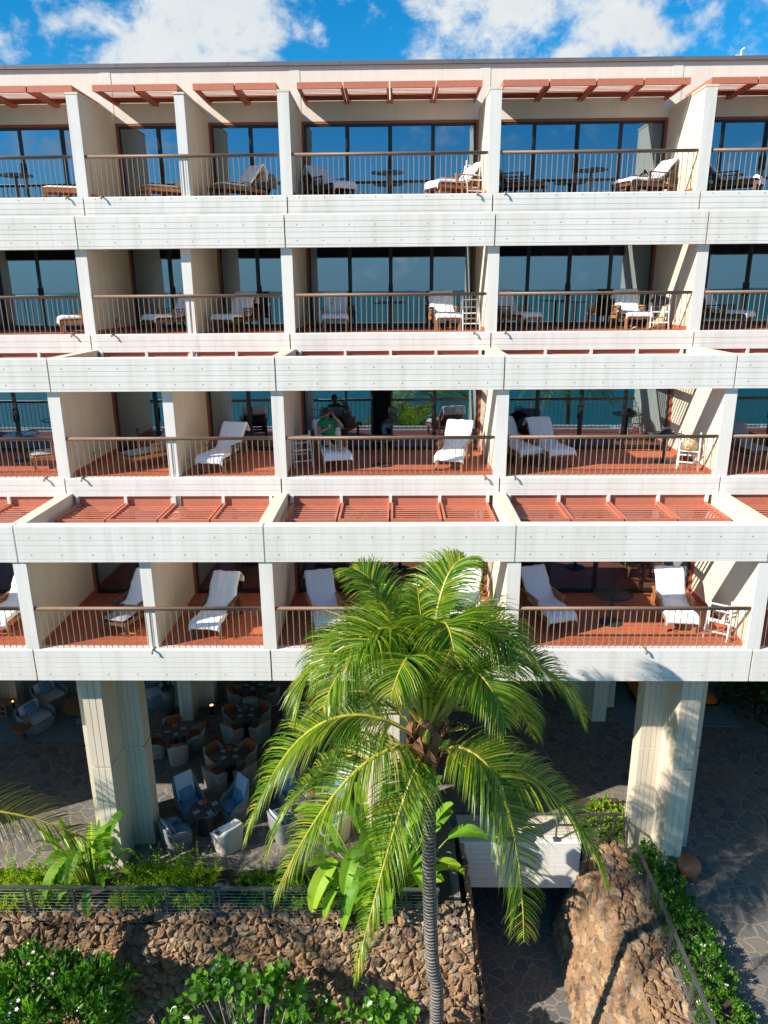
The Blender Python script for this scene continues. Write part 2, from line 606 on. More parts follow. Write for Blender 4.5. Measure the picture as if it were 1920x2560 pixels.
def stones(mb, O, U, V, N, s, seed, flat=.5, step=.021):
    # tightly packed broken lava stones: relief of one continuous rock face
    O, U, V, N = Vector(O), Vector(U), Vector(V), Vector(N).normalized()
    lu, lv = U.length, V.length
    u, v = U.normalized(), V.normalized()
    nu, nv = int(lu / step), int(lv / step)
    sd = Vector((seed * 17.3, seed * 5.1, seed * 3.7))
    k = .92 / s
    vs, fs, tn = [], [], []
    for j in range(nv + 1):
        for i in range(nu + 1):
            a, b_ = lu * i / nu, lv * j / nv
            q = Vector((a * k, b_ * k * 1.08, 0)) + sd
            q += Vector((noise.noise(q * 1.3), noise.noise(q * 1.3 + Vector((9, 4, 2))), 0)) * .34
            q += Vector((noise.noise(q * 4.2), noise.noise(q * 4.2 + Vector((3, 8, 1))), 0)) * .09
            d, p = noise.voronoi(q)
            e = min(1, (d[1] - d[0]) / .38)
            c = (noise.cell(p[0] * 7.31) + 1) / 2
            c2 = (noise.cell(p[0] * 3.17 + Vector((5, 5, 5))) + 1) / 2
            tilt = (q - p[0]).x * (c2 - .5) + (q - p[0]).y * (c - .5)
            h = s * flat * (.95 * (1 - (1 - e) ** 2.2) + .06 + .5 * (c2 - .4) * min(1, e * 3) + .8 * tilt * e)
            w_ = O + u * a + v * b_
            h += s * (.17 * noise.noise(w_ * 6.5 / (s / .21)) + .10 * noise.noise(w_ * 17) + .06 * noise.noise(w_ * 38)) * (.3 + .7 * e)
            vs.append(w_ + N * h)
            tn.append(max(0, min(1, c + .12 * noise.noise(w_ * 9))) if e > .05 else .0)
    for j in range(nv):
        for i in range(nu):
            fs.append((j * (nu + 1) + i, j * (nu + 1) + i + 1, (j + 1) * (nu + 1) + i + 1, (j + 1) * (nu + 1) + i))
    if (u.cross(v)).dot(N) < 0:
        fs = [f[::-1] for f in fs]
    mb.add(vs, fs)
    mb.t[-len(tn):] = tn


def make_ico():
    import bmesh
    bm = bmesh.new()
    bmesh.ops.create_icosphere(bm, subdivisions=2, radius=1)
    vs = [v.co.copy() for v in bm.verts]
    fs = [tuple(v.index for v in f.verts) for f in bm.faces]
    bm.free()
    return vs, fs


STONE = make_ico()
# left lava wall: front face, capping and the return along the passage
t = thing('lava_wall', 'long brown lava rock retaining wall with the cable railing along its top', 'wall', (0, 0, 0))
m = MB()
m.tint = .02
m.add([(-16, 12.95, -3.0), (2.0, 12.95, -3.0), (1.6, 13.3, -.04), (-16, 13.3, -.04)], [(0, 1, 2, 3)])
m.add([(-16, 13.3, -.04), (1.6, 13.3, -.04), (1.6, 13.9, -.04), (-16, 13.9, -.04)], [(0, 1, 2, 3)])
m.add([(2.0, 12.95, -3.0), (2.0, 16.3, -3.0), (1.6, 16.3, -.04), (1.6, 13.3, -.04)], [(0, 1, 2, 3)])
stones(m, (-13, 12.95, -3.0), (15.0, 0, 0), (-.34, .35, 2.98), (0, -1, .12), .24, 3, .4)
m.build('wall_face', 'lava_rock', t)
m = MB()
m.tint = .05
stones(m, (2.0, 12.95, -3.0), (0, 3.4, 0), (-.4, .3, 2.98), (1, 0, .13), .25, 5)
m.build('wall_return', 'lava_rock', t)
m = MB()
m.tint = .05
stones(m, (-13, 13.25, -.06), (14.6, 0, 0), (0, .62, 0), (0, 0, 1), .25, 4, .4)
m.build('wall_cap', 'lava_rock', t)
t = thing('lava_wall', 'sloping lava rock wall running towards the viewer right of the shaded passage', 'wall', (0, 0, 0))
m = MB()
m.tint = .02
m.add([(4.22, -4, -3), (4.22, 16.2, -3), (5.12, 16.2, -.05), (5.12, -4, -.05)], [(3, 2, 1, 0)])
m.add([(5.12, -4, -.05), (5.12, 16.2, -.05), (5.8, 16.2, -.05), (5.8, -4, -.05)], [(3, 2, 1, 0)])
stones(m, (4.22, 5.5, -3.0), (0, 10.5, 0), (.9, 0, 2.98), (-1, 0, .3), .22, 6, .24)
m.build('wall_face', 'lava_rock', t)
m = MB()
m.tint = .05
stones(m, (5.05, 6.5, -.06), (0, 9.5, 0), (.78, 0, 0), (0, 0, 1), .23, 8, .42)
m.build('wall_cap', 'lava_rock', t)

# ---------------------------------------------------------------- hotel building
W = 5.2


def XK(k):
    return (k - 1) * W - 2.745


hotel = thing('hotel_building', 'white terraced concrete hotel with stepped rows of railed balconies and red louvred pergolas', 'building', (0, 20, 0))
HOT = []


def part(mb, name, mats, parent=None, **kw):
    o = mb.build(name, mats, parent or hotel, **kw)
    if parent is None:
        o.location = (0, -20, 0)     # meshes are written in world coordinates
    return o


DECK = {5: 16.13, 4: 12.76, 3: 9.55, 2: 6.35}
FRONT = {5: 20.05, 4: 19.47, 3: 16.93, 2: 14.35}
GLASS = {5: 22.6, 4: 22.6, 3: 20.1, 2: 17.5}
PANB = {5: 15.56, 4: 12.30, 3: 9.10, 2: 5.60}
PARA = {4: (14.845, 15.62, 19.37), 3: (11.62, 12.38, 16.85), 2: (8.39, 9.19, 14.33)}
KS = range(-3, 5)


def panel_profile(y0, th, z0, z1, fr):
    d, hw = .012, .0055
    p = [(y0, z0)]
    for q in sorted(fr):
        z = z0 + (z1 - z0) * q
        p += [(y0, z - hw), (y0 + d, z - hw * .4), (y0 + d, z + hw * .4), (y0, z + hw)]
    p += [(y0, z1 - .02), (y0 + .02, z1), (y0 + th, z1), (y0 + th, z0)]
    return p


def panel(name, k, y0, th, z0, z1, fr, holes, skew=0):
    mb = MB()
    xa, xb = XK(k) + .016, XK(k + 1) - .016
    mb.xprism(panel_profile(y0, th, z0, z1, fr), xa, xb)
    mb.m = 1
    for q in holes:
        z = z0 + (z1 - z0) * q
        for i in range(8):
            x = xa + (i + .45) * (xb - xa) / 8
            pts = [(x + .014 * math.cos(a * math.pi / 4), y0 - .002, z + .018 * math.sin(a * math.pi / 4)) for a in range(8)]
            mb.add(pts, [tuple(range(8))])
    part(mb, name, ['panel_concrete', 'tie_hole_dark'])


for k in KS:
    for n in (5, 4, 3, 2):
        fr, ho = {5: ([.3, .52, .75], [.9]), 4: ([.3, .62], []), 3: ([.3, .62], []), 2: ([.12, .26, .42, .58, .74], [.2])}[n]
        panel('deck_edge_panel', k, FRONT[n], .2, PANB[n], DECK[n], fr, ho)
    for n in (4, 3, 2):
        z0, z1, y0 = PARA[n]
        panel('parapet_panel', k, y0, .22, z0, z1, [.08, .28, .46, .60, .78], [.2, .68])

X0, X1 = XK(-3), XK(5)
fin_levels = {5: [(20.06, 25.8, 16.08, 18.46)], 4: [(19.5, 20.06, 12.71, 15.54), (20.06, 25.8, 12.71, 15.7)], 3: [(16.95, 19.5, 9.5, 12.36), (19.5, 23.4, 9.5, 12.31)], 2: [(14.37, 16.96, 6.3, 9.17), (16.96, 20.8, 6.3, 9.11)]}
for n, boxes in fin_levels.items():
    for k in range(-3, 6):
        mb = MB()
        for (y0, y1, z0, z1) in boxes:
            mb.box(XK(k) - .14, XK(k) + .14, y0, y1, z0, z1)
            if n == 5:
                mb.box(XK(k) - .16, XK(k) + .16, y0 - .012, y0 + 2.5, z1, z1 + .05)
        mb.m = 1
        y0, y1, z0, z1 = boxes[0]
        mb.box(XK(k) - .1425, XK(k) + .1425, y0 - .004, y0 + .03, z0 + .05, z1 + .003)
        part(mb, 'fin_wall', ['fin_stucco', 'panel_concrete'])
    mb = MB()
    for i, (y0, y1, z0, z1) in enumerate(boxes):
        mb.box(XK(0) + 2.5, XK(0) + 2.74, y0 + (.1 if i == 0 else 0), y1, z0, z1 - (.01 if n > 3 or i else .58))
    if n == 5:
        mb.box(XK(0) + 2.48, XK(0) + 2.76, 20.14, 22.55, 18.46, 18.5)
    mb.m = 1
    y0, y1, z0, z1 = boxes[0]
    mb.box(XK(0) + 2.4975, XK(0) + 2.7425, y0 + .096, y0 + .13, z0 + .05, z1 - (.015 if n > 3 else .585))
    part(mb, 'fin_wall', ['fin_stucco', 'panel_concrete'])
    # slab: tile on top, plaster soffit below
    mb = MB()
    yb = {5: 26, 4: 26, 3: 23.5, 2: 44}[n]
    mb.box(X0, X1, FRONT[n] + .2, yb, PANB[n] + .05, DECK[n] - .03)
    part(mb, 'floor_slab', 'soffit')
    mb = MB()
    mb.box(X0, X1, FRONT[n] + .2, GLASS[n] + .03, DECK[n] - .03, DECK[n] - .008)
    # tile skirting along the fin walls
    for k in range(-3, 5):
        mb.box(XK(k) + .14, XK(k) + .152, FRONT[n] + .22, GLASS[n], DECK[n] - .01, DECK[n] + .1)
        mb.box(XK(k + 1) - .152, XK(k + 1) - .14, FRONT[n] + .22, GLASS[n], DECK[n] - .01, DECK[n] + .1)
    part(mb, 'tile_floor', 'clay_tile')
    # room behind the glass
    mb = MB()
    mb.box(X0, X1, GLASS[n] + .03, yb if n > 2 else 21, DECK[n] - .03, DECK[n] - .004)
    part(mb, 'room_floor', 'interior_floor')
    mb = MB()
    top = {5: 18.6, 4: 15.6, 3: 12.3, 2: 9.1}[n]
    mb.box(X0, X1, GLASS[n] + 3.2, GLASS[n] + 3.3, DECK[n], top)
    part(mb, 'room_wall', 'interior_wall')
    # wall over the glass
    mb = MB()
    gt = DECK[n] + (2.14 if n == 5 else 2.45)
    wt = {5: 19.7, 4: 15.61, 3: 12.35, 2: 9.15}[n]
    for k in KS:
        mb.box(XK(k) + .14, XK(k + 1) - .14, GLASS[n] - .02, GLASS[n] + .2, gt + .03, wt)
    if n == 5:
        for k in range(-3, 6):
            mb.box(XK(k) - .14, XK(k) + .14, GLASS[n] - .03, GLASS[n] + .19, 18.46, wt)
    part(mb, 'upper_wall' if n == 5 else 'lintel_wall', 'upper_stucco' if n == 5 else 'fin_stucco')

mb = MB()
mb.box(X0, X1, 22.5, 22.9, 19.66, 19.76)
for i in range(14):
    x = X0 + i * 3.05 + .7
    mb.box(x, x + .012, 22.494, 22.5, 19.66, 19.76)
mb.box(X0, X1, 22.9, 26.2, 19.6, 19.72)
part(mb, 'roof', 'roof_metal')
mb = MB()
mb.tube([(9.35, 22.7, 19.76), (9.35, 22.7, 19.93), (9.42, 22.7, 19.98)], .03, 8)
mb.box(9.2, 9.3, 22.66, 22.74, 19.76, 19.82)
part(mb, 'roof_vent', 'white_paint')
mb = MB()
mb.box(X0, X1, 25.8, 26.0, 9.2, 19.55)
mb.box(X0, X0 + .15, 20.3, 26, 9.6, 19.5)
part(mb, 'back_wall', 'soffit')
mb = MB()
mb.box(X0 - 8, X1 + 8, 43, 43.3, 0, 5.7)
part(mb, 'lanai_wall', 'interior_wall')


# windows
def window(n, xa, xb, panes, slide=None, handle=None, curtains=()):
    y, z0 = GLASS[n], DECK[n]
    z1 = z0 + (2.14 if n == 5 else 2.45)
    mb = MB()
    mb.m = 1
    mb.box(xa, xa + .07, y - .03, y + .09, z0, z1 + .03)
    mb.box(xb - .07, xb, y - .03, y + .09, z0, z1 + .03)
    mb.box(xa + .07, xb - .07, y - .035, y + .09, z1 - .04, z1 + .029)
    mb.m = 0
    a, b_ = xa + .07, xb - .07
    pw = (b_ - a) / panes
    mb.box(a, b_, y - .02, y + .08, z1 - .1, z1 - .04)
    mb.box(a, b_, y - .02, y + .08, z0, z0 + .045)
    gm = MB()
    for i in range(panes):
        s, e, yy = a + i * pw, a + (i + 1) * pw, y + (.03 if i % 2 else 0)
        if slide and slide[0] == i:
            s, e, yy = s + slide[1], e + slide[1], y + .045
        for q in (s, e - .055):
            mb.box(q, q + .055, yy - .012, yy + .03, z0 + .045, z1 - .1)
        mb.box(s + .055, e - .055, yy - .012, yy + .03, z0 + .045, z0 + .1)
        gm.add([(s + .05, yy + .01, z0 + .09), (e - .05, yy + .01, z0 + .09), (e - .05, yy + .01, z1 - .09), (s + .05, yy + .01, z1 - .09)], [(0, 1, 2, 3)])
    fo = part(mb, 'sliding_door', ['bronze_frame', 'red_trim'])
    gm.build('pane', 'window_glass', fo)
    if handle:
        hm = MB()
        for hx in handle:
            x = a + hx * pw
            hm.tube([(x, y - .02, z0 + .85), (x, y - .07, z0 + .88), (x, y - .07, z0 + 1.14), (x, y - .02, z0 + 1.17)], .014, 6)
            hm.box(x - .03, x + .03, y - .032, y - .014, z0 + .82, z0 + 1.2)
        hm.build('handle', 'black_metal', fo)
    if curtains:
        cm = MB()
        for c0, c1 in curtains:
            xs = [a + (c0 + (c1 - c0) * i / 40) * (b_ - a) for i in range(41)]
            vs = []
            for i, x in enumerate(xs):
                yy = y + .28 + .035 * math.sin(i * 1.45) + .012 * math.sin(i * .7)
                vs += [(x, yy, z0 + .02), (x, yy, z1)]
            cm.add(vs, [(2 * i, 2 * i + 2, 2 * i + 3, 2 * i + 1) for i in range(40)])
        part(cm, 'curtain', 'curtain', smooth=True)


CURT = {(5, -1): [(.3, .7)], (5, 1): [(.25, .72), (.76, .98)], (4, 2): [(.25, .62)], (4, 3): [(.1, .45)], (2, 1): [(0, .5)], (3, 1): [(.0, .15), (.87, 1)], (2, 2): [(.62, .76)], (5, 3): [(.6, 1)]}
for n in (5, 4, 3, 2):
    for k in KS:
        if k == 0:
            mid = XK(0) + 2.62
            window(n, XK(0) + .14, mid - .12, 2, None, [1.04])
            window(n, mid + .12, XK(1) - .14, 2, None, [1.04], [(.12, .5)] if n != 4 else ())
        else:
            window(n, XK(k) + .14, XK(k + 1) - .14, 4, (1, -.5) if (n, k) == (3, 1) else None, [1.97, 2.03], CURT.get((n, k), ()))

# railings
for n in (5, 4, 3, 2):
    y, z = FRONT[n] + .075, DECK[n]
    for k in KS:
        xa, xb = XK(k) + .2, XK(k + 1) - .2
        mb = MB()
        N = 36
        for i in range(N):
            x = xa + .05 + (xb - xa - .1) * i / (N - 1)
            mb.tube([(x, y, z - .02), (x, y, z + .93)], .0095, 5, False)
        mb.box(xa, xb, y - .012, y + .012, z + .9, z + .915)
        ro = part(mb, 'railing', 'baluster_metal')
        hb = MB()
        hb.tube([(xa - .05, y, z + .945), (xb + .05, y, z + .945)], .038, 10)
        hb.build('handrail', 'handrail_wood', ro, smooth=True)

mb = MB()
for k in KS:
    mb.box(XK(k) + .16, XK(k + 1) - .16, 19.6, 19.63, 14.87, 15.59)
part(mb, 'added_reflection_board', 'bronze_frame')  # added dark boards behind the parapet, so the glass mirrors a dark strip

# rain spouts in the deck edge
mb = None
for n, pts in {5: [(-8.35,), (-7.45,), (2.05,), (2.75,)], 4: [(-8.4,), (-7.35,), (2.0,), (2.8,)], 3: [(-8.4,), (-7.5,), (2.1,), (2.8,)], 2: [(-5.3,), (5.35,)]}.items():
    for (x,) in pts:
        mb = MB()
        mb.tube([(x, FRONT[n] + .12, DECK[n] + .012), (x, FRONT[n] - .07, DECK[n] + .002), (x, FRONT[n] - .09, DECK[n] - .06)], .022, 8)
        part(mb, 'rain_spout', 'baluster_metal', smooth=True)


# pergolas: four louvred modules per bay
def pergola(k, y0, y1, z, hang, back=True):
    xa, xb = XK(k) + .24, XK(k + 1) - .24
    if k == 0 and n_ == 5:
        spans = [(xa, XK(0) + 2.44, 2), (XK(0) + 2.8, xb, 2)]
    else:
        spans = [(xa, xb, 4)]
    mb, sm, posts = MB(), MB(), []
    for s, e, cnt in spans:
        pw = (e - s) / cnt
        for i in range(cnt):
            a, b_ = s + i * pw + .02, s + (i + 1) * pw - .02
            mb.box(a, b_, y0, y0 + .05, z - .15, z)                     # fascia
            mb.box(a, a + .05, y0 + .05, y1, z - .13, z - .004)         # side beams
            mb.box(b_ - .05, b_, y0 + .05, y1, z - .13, z - .004)
            ns = 7 if n_ < 5 else 12
            for j in range(ns):
                yy = y0 + .14 + (y1 - y0 - .2) * (j + .3) / ns
                M = Matrix.Translation((0, yy, z - .055)) @ Matrix.Rotation(R_(4 if n_ < 5 else 14), 4, 'X')
                hw = .031 if n_ < 5 else .064
                sm.box(a + .05, b_ - .05, -hw, hw, -.006, .006, M)
            if n_ == 5:
                sm.box(a + .05, b_ - .05, y1 - .6, y1 - .01, z - .03, z - .008)
            posts.append(a - .015)
        posts.append(e - .03)
    if back:
        mb.box(xa, xb, y1 + .04, y1 + .1, z - .2, z + hang - .01)
    po = part(mb, 'pergola', 'pergola_red')
    sm.build('louvre', 'pergola_red', po)
    for x in posts if -2 < k < 4 and n_ < 5 else ():
        pm = MB()
        pm.box(x - .035, x + .035, y1 - .04, y1 + .03, z, z + hang)
        pm.build('hanger_post', 'panel_concrete', po)


for k in KS:
    n_ = 5
    pergola(k, 20.8, 22.57, 18.84, .05, False)
    n_ = 3
    pergola(k, 18.15, 19.5, 12.13, .2)
    n_ = 2
    pergola(k, 15.58, 16.95, 8.93, .18)


# columns under the building: cross-shaped, board marked, with a cast joint half way up
def cross_outline(a, L, wl):
    # a half width of the front flange, L its reach, wl reach of the side wings, b half thickness of the wings
    b_ = .24
    base = [(-a, -L), (a, -L), (a, -b_), (wl, -b_), (wl, b_), (a, b_), (a, L), (-a, L), (-a, b_), (-wl, b_), (-wl, -b_), (-a, -b_)]
    out = []
    for i, p in enumerate(base):
        q = base[(i + 1) % len(base)]
        d = Vector((q[0] - p[0], q[1] - p[1]))
        L_ = d.length
        d.normalize()
        nrm = Vector((d.y, -d.x))
        out.append(p)
        nb = max(2, round(L_ / .13))
        for j in range(1, nb):
            c = Vector(p) + d * (L_ * j / nb)
            out += [tuple(c - d * .008), tuple(c - d * .004 - nrm * .014), tuple(c + d * .004 - nrm * .014), tuple(c + d * .008)]
    return out


def column(x, y, top):
    mb = MB()
    o1 = [(x + p[0], y + p[1]) for p in cross_outline(.225, 1.1, .74)]
    o2 = [(x + p[0] * .93, y + p[1] * .965) for p in cross_outline(.225, 1.1, .74)]
    mb.prism(o1, -.02, 2.93)
    mb.prism(o2, 2.93, 2.97)
    mb.prism(o1, 2.97, top)
    part(mb, 'column', 'column_concrete')


for cx_ in (-20.82, -13.935, -7.05, -.165, 6.72, 13.6, 20.5):
    column(cx_, 16.0, 5.64)
    column(cx_, 22.6, 5.64)

# ---------------------------------------------------------------- footbridge
t = thing('footbridge', 'short white board-marked footbridge spanning the shaded passage', 'bridge', (3.2, 16, 0))
m = MB()
o = MB()
o.xprism(panel_profile(15.9, .25, -1.47, -.02, [.1, .2, .3, .41, .52, .62, .73, .84, .93]), 1.62, 4.8)
q = o.build('side_panel', 'panel_concrete', t)
q.location = (-3.2, -16, 0)
m.box(1.62, 4.8, 16.15, 16.9, -.1, .02)
q = m.build('deck', 'column_concrete', t)
q.location = (-3.2, -16, 0)


# ---------------------------------------------------------------- cable railings
def cable_rail(label, pts, posts, h=.75, n=8, pair=()):
    t = thing('cable_railing', label, 'railing', (0, 0, 0))
    a, b_ = Vector(pts[0]), Vector(pts[1])
    d = (b_ - a).normalized()
    mb = MB()
    mb.bar(a + Vector((0, 0, h)), b_ + Vector((0, 0, h)), .075, .035)
    mb.build('top_rail', 'grey_metal', t)
    cb = MB()
    for i in range(n):
        z = h * (i + .6) / (n + .4)
        cb.tube([a + Vector((0, 0, z)), b_ + Vector((0, 0, z))], .003, 4, False)
    cb.build('cable', 'cable_steel', t)
    for s in posts:
        p = a + d * s
        mb = MB()
        mb.box(p.x - .022, p.x + .022, p.y - .022, p.y + .022, p.z, p.z + h - .01)
        mb.box(p.x - .07, p.x + .07, p.y - .07, p.y + .07, p.z - .02, p.z + .025)
        mb.build('post', 'grey_metal', t)
    return t


cable_rail('grey cable railing along the top of the long lava rock wall', [(-12.5, 13.45, .06), (.95, 13.45, .06)], [12.5 - 11.7, 3.95, 4.1, 5.07, 6.14, 7.21, 8.31, 8.43, 9.47, 10.5, 11.6, 12.7, 13.4])
cable_rail('grey cable railing on the white footbridge', [(1.25, 15.98, .02), (5.8, 15.98, .02)], [.1, 1.7, 2.9, 4.4], .78)
cable_rail('grey cable railing running towards the viewer beside the flowering hedge', [(5.85, 15.9, .0), (5.85, 5.5, .0)], [.02, .3, 1.9, 2.05, 3.4, 4.6, 5.6, 7, 8.4], .78)


# ---------------------------------------------------------------- balcony furniture
def chaise(label, loc, rz, group, wood='teak', cushion='grey_cushion', arms=True, ang=58, bl=.8):
    t = thing('lounge_chair', label, 'lounge chair', loc, rz, group)
    ca, sa = math.cos(R_(ang)), math.sin(R_(ang))
    m = MB()
    for s in (-1, 1):
        m.box(s * .31 - .025, s * .31 + .025, -1.0, .5, .25, .335)
        m.bar((s * .27, 0, .34), (s * .27, bl * ca, .34 + bl * sa), .05, .05)
    for yy in (-.98, -.5, 0, .45):
        m.box(-.285, .285, yy - .03, yy + .03, .26, .325)
    for i in range(6):
        q = .1 + i * (bl - .15) / 5
        m.bar((-.245, q * ca, .34 + q * sa), (.245, q * ca, .34 + q * sa), .05, .018)
    m.build('frame', wood, t)
    for s in (-1, 1):
        for yy in (-.93, .42):
            m = MB()
            m.box(s * .31 - .03, s * .31 + .03, yy - .03, yy + .03, 0, .25)
            m.build('leg', wood, t)
        if arms:
            m = MB()
            m.box(s * .36 - .035, s * .36 + .035, -.5, .3, .58, .61)
            m.box(s * .345 - .02, s * .345 + .02, -.48, -.43, .25, .58)
            m.box(s * .345 - .02, s * .345 + .02, .22, .27, .25, .58)
            for i in range(7):
                y0 = -.43 + i * .09
                m.bar((s * .345, y0, .36), (s * .345, y0 + .09, .56), .012)
                m.bar((s * .345, y0 + .09, .36), (s * .345, y0, .56), .012)
            m.build('armrest', wood, t)
    m = MB()
    m.pillow(.56, 1.0, .11, Matrix.Translation((0, -.5, .385)), 6, 8, .3)
    m.build('seat_cushion', cushion, t, smooth=True)
    m = MB()
    M = Matrix.Translation((0, bl / 2 * ca - .05 * sa, .42 + bl / 2 * sa)) @ Matrix.Rotation(R_(ang), 4, 'X')
    m.pillow(.56, bl + .04, .11, M, 6, 8, .3)
    m.build('back_cushion', cushion, t, smooth=True)
    return t


def towel(label, loc, rz, seed, a=0.0, b_=1.0, wd=.66, skew=0, ang=58, bl=.8, group='white towels spread over lounge chairs'):
    ca, sa = math.cos(R_(ang)), math.sin(R_(ang))
    n = Vector((-sa, ca)) * .135
    pb = lambda q: Vector((q * ca, .36 + q * sa)) + n
    prof = [Vector(((bl + .06) * ca + .1, .36 + (bl - .3) * sa)), Vector(((bl + .08) * ca + .1, .36 + (bl + .04) * sa)), pb(bl + .1) + Vector((.05, .05)), pb(bl + .04), pb(bl * .75), pb(bl * .45), pb(.12) + Vector((-.01, 0)),
            Vector((-.12, .475)), Vector((-.35, .462)), Vector((-.65, .462)), Vector((-.95, .465)), Vector((-1.03, .43)), Vector((-1.05, .33)), Vector((-1.05, .26))]
    L = [0]
    for i in range(1, len(prof)):
        L.append(L[-1] + (prof[i] - prof[i - 1]).length)
    rr = random.Random(seed)
    off = Vector((rr.uniform(0, 99), rr.uniform(0, 99), 0))
    NU, NV = 16, 54
    m = MB()
    vs = []
    for j in range(NV + 1):
        s = (a + (b_ - a) * j / NV) * L[-1]
        i = max(q for q in range(len(L) - 1) if L[q] <= s + 1e-9)
        f = (s - L[i]) / (L[i + 1] - L[i])
        c = prof[i].lerp(prof[i + 1], f)
        d = (prof[i + 1] - prof[i]).normalized()
        nr = Vector((d.y, -d.x)) * -1
        if nr.y < 0 and abs(d.x) > .3:
            nr = -nr
        for k in range(NU + 1):
            u = k / NU * 2 - 1
            q = Vector((u * 1.6, s * 1.1, 0)) + off
            h = .02 * noise.noise(q * 1.6) + .012 * noise.noise(Vector((u * 6, s * 1.2, 3)) + off) + .008 * noise.noise(q * 7)
            edge = max(0, abs(u) - .86) / .14
            ww = wd / 2 * (1 + .05 * noise.noise(Vector((s * 2, 0, u)) + off)) + (.03 if s > L[-1] * .8 else 0)
            vs.append((u * ww + skew * (s / L[-1] - .5) + .02 * noise.noise(Vector((s * 3, 5, 0)) + off), c.x + nr.x * h, c.y + nr.y * h - .07 * edge ** 1.5 * (1 if s > .9 else .2)))
    fs = [(j * (NU + 1) + k, j * (NU + 1) + k + 1, (j + 1) * (NU + 1) + k + 1, (j + 1) * (NU + 1) + k) for j in range(NV) for k in range(NU)]
    m.add(vs, fs)
    o = m.build('towel', 'towel', None, smooth=True)
    o.location = loc
    o.rotation_euler = (0, 0, rz)
    sd = o.modifiers.new('thickness', 'SOLIDIFY')
    sd.thickness = .012
    sd.offset = 1
    return tag(o, label, 'towel', group)


G1 = 'lounge chairs on the hotel balconies'
ROW = {5: 'top floor', 4: 'second floor down', 3: 'third floor down', 2: 'lowest balcony floor'}
BAY = {'a': 'far left balcony', 'b': 'left half of divided balcony', 'c': 'right half of divided balcony', 'd': 'left side of middle balcony',
       'e': 'right side of middle balcony', 'f': 'left end of right-hand balcony', 'g': 'right end of right-hand balcony', 'h': 'far right balcony',
       'i': 'second from left of right-hand balcony'}
# level, bay code, x, y, yaw (deg, foot direction from the sea side), wood, cushion, towel (start, end) or None, skew
SEATS = [
    (5, 'a', -8.55, 21.6, -70, 'teak', 'cream_cushion', None, 0),
    (5, 'b', -5.95, 21.7, -52, 'teak', 'cream_cushion', None, 0),
    (5, 'c', -4.1, 21.6, -40, 'dark_teak', 'cream_cushion', (.0, .5), 0),
    (5, 'd', -1.95, 21.8, 38, 'dark_teak', 'grey_cushion', (.08, 1), 0),
    (5, 'e', 1.85, 21.6, -62, 'teak', 'grey_cushion', (.1, 1), .05),
    (5, 'f', 3.0, 21.4, 68, 'dark_teak', 'grey_cushion', (.0, .3), 0),
    (5, 'g', 6.95, 21.5, -68, 'dark_teak', 'grey_cushion', (.05, .95), -.05),
    (5, 'h', 8.75, 21.6, 55, 'dark_teak', 'grey_cushion', (.08, 1), 0),
    (4, 'a', -8.3, 21.0, -60, 'teak', 'grey_cushion', (.1, 1), 0),
    (4, 'b', -6.05, 21.3, -42, 'dark_teak', 'grey_cushion', (.08, .97), 0),
    (4, 'c', -4.35, 21.4, -20, 'dark_teak', 'grey_cushion', (.06, .97), -.05),
    (4, 'd', -1.7, 21.5, 3, 'teak', 'grey_cushion', (.08, .97), 0),
    (4, 'e', 1.32, 21.5, 6, 'teak', 'grey_cushion', (.08, .97), .05),
    (4, 'f', 3.15, 21.5, 34, 'teak', 'grey_cushion', (.08, .97), 0),
    (4, 'g', 6.5, 21.5, 2, 'teak', 'grey_cushion', (.08, .97), .03),
    (4, 'h', 8.75, 21.2, 48, 'dark_teak', 'grey_cushion', (.05, .98), 0),
    (3, 'a', -8.35, 18.5, -62, 'teak', 'grey_cushion', None, 0),
    (3, 'b', -6.1, 18.65, -42, 'teak', 'grey_cushion', None, 0),
    (3, 'c', -4.28, 18.35, -14, 'dark_teak', 'grey_cushion', (.08, 1), -.05),
    (3, 'd', -1.72, 18.65, 15, 'teak', 'grey_cushion', (.08, 1), .06),
    (3, 'e', 1.55, 18.5, -16, 'teak', 'grey_cushion', (.08, 1), .04),
    (3, 'f', 2.98, 19.0, 24, 'teak', 'grey_cushion', (.08, .98), 0),
    (3, 'i', 3.86, 18.95, 16, 'teak', 'grey_cushion', (.08, .98), 0),
    (3, 'h', 9.0, 19.0, 8, 'dark_teak', 'grey_cushion', None, 0),
    (2, 'a', -8.95, 16.0, -10, 'teak', 'grey_cushion', (.1, 1), 0),
    (2, 'b', -6.12, 16.0, -17, 'dark_teak', 'grey_cushion', (.02, .62), -.05),
    (2, 'c', -4.12, 15.85, -8, 'dark_teak', 'grey_cushion', (.06, 1), -.06),
    (2, 'd', -1.75, 15.95, 16, 'teak', 'grey_cushion', (.08, 1), 0),
    (2, 'e', 1.62, 16.05, -12, 'teak', 'grey_cushion', (.08, 1), 0),
    (2, 'f', 3.42, 16.2, 18, 'teak', 'grey_cushion', (.06, 1), .05),
    (2, 'g', 6.5, 16.15, -6, 'teak', 'grey_cushion', (.08, 1), .05),
]
protos = {}
WN, CN = {'teak': 'golden teak', 'dark_teak': 'dark wood'}, {'grey_cushion': 'grey', 'cream_cushion': 'cream'}
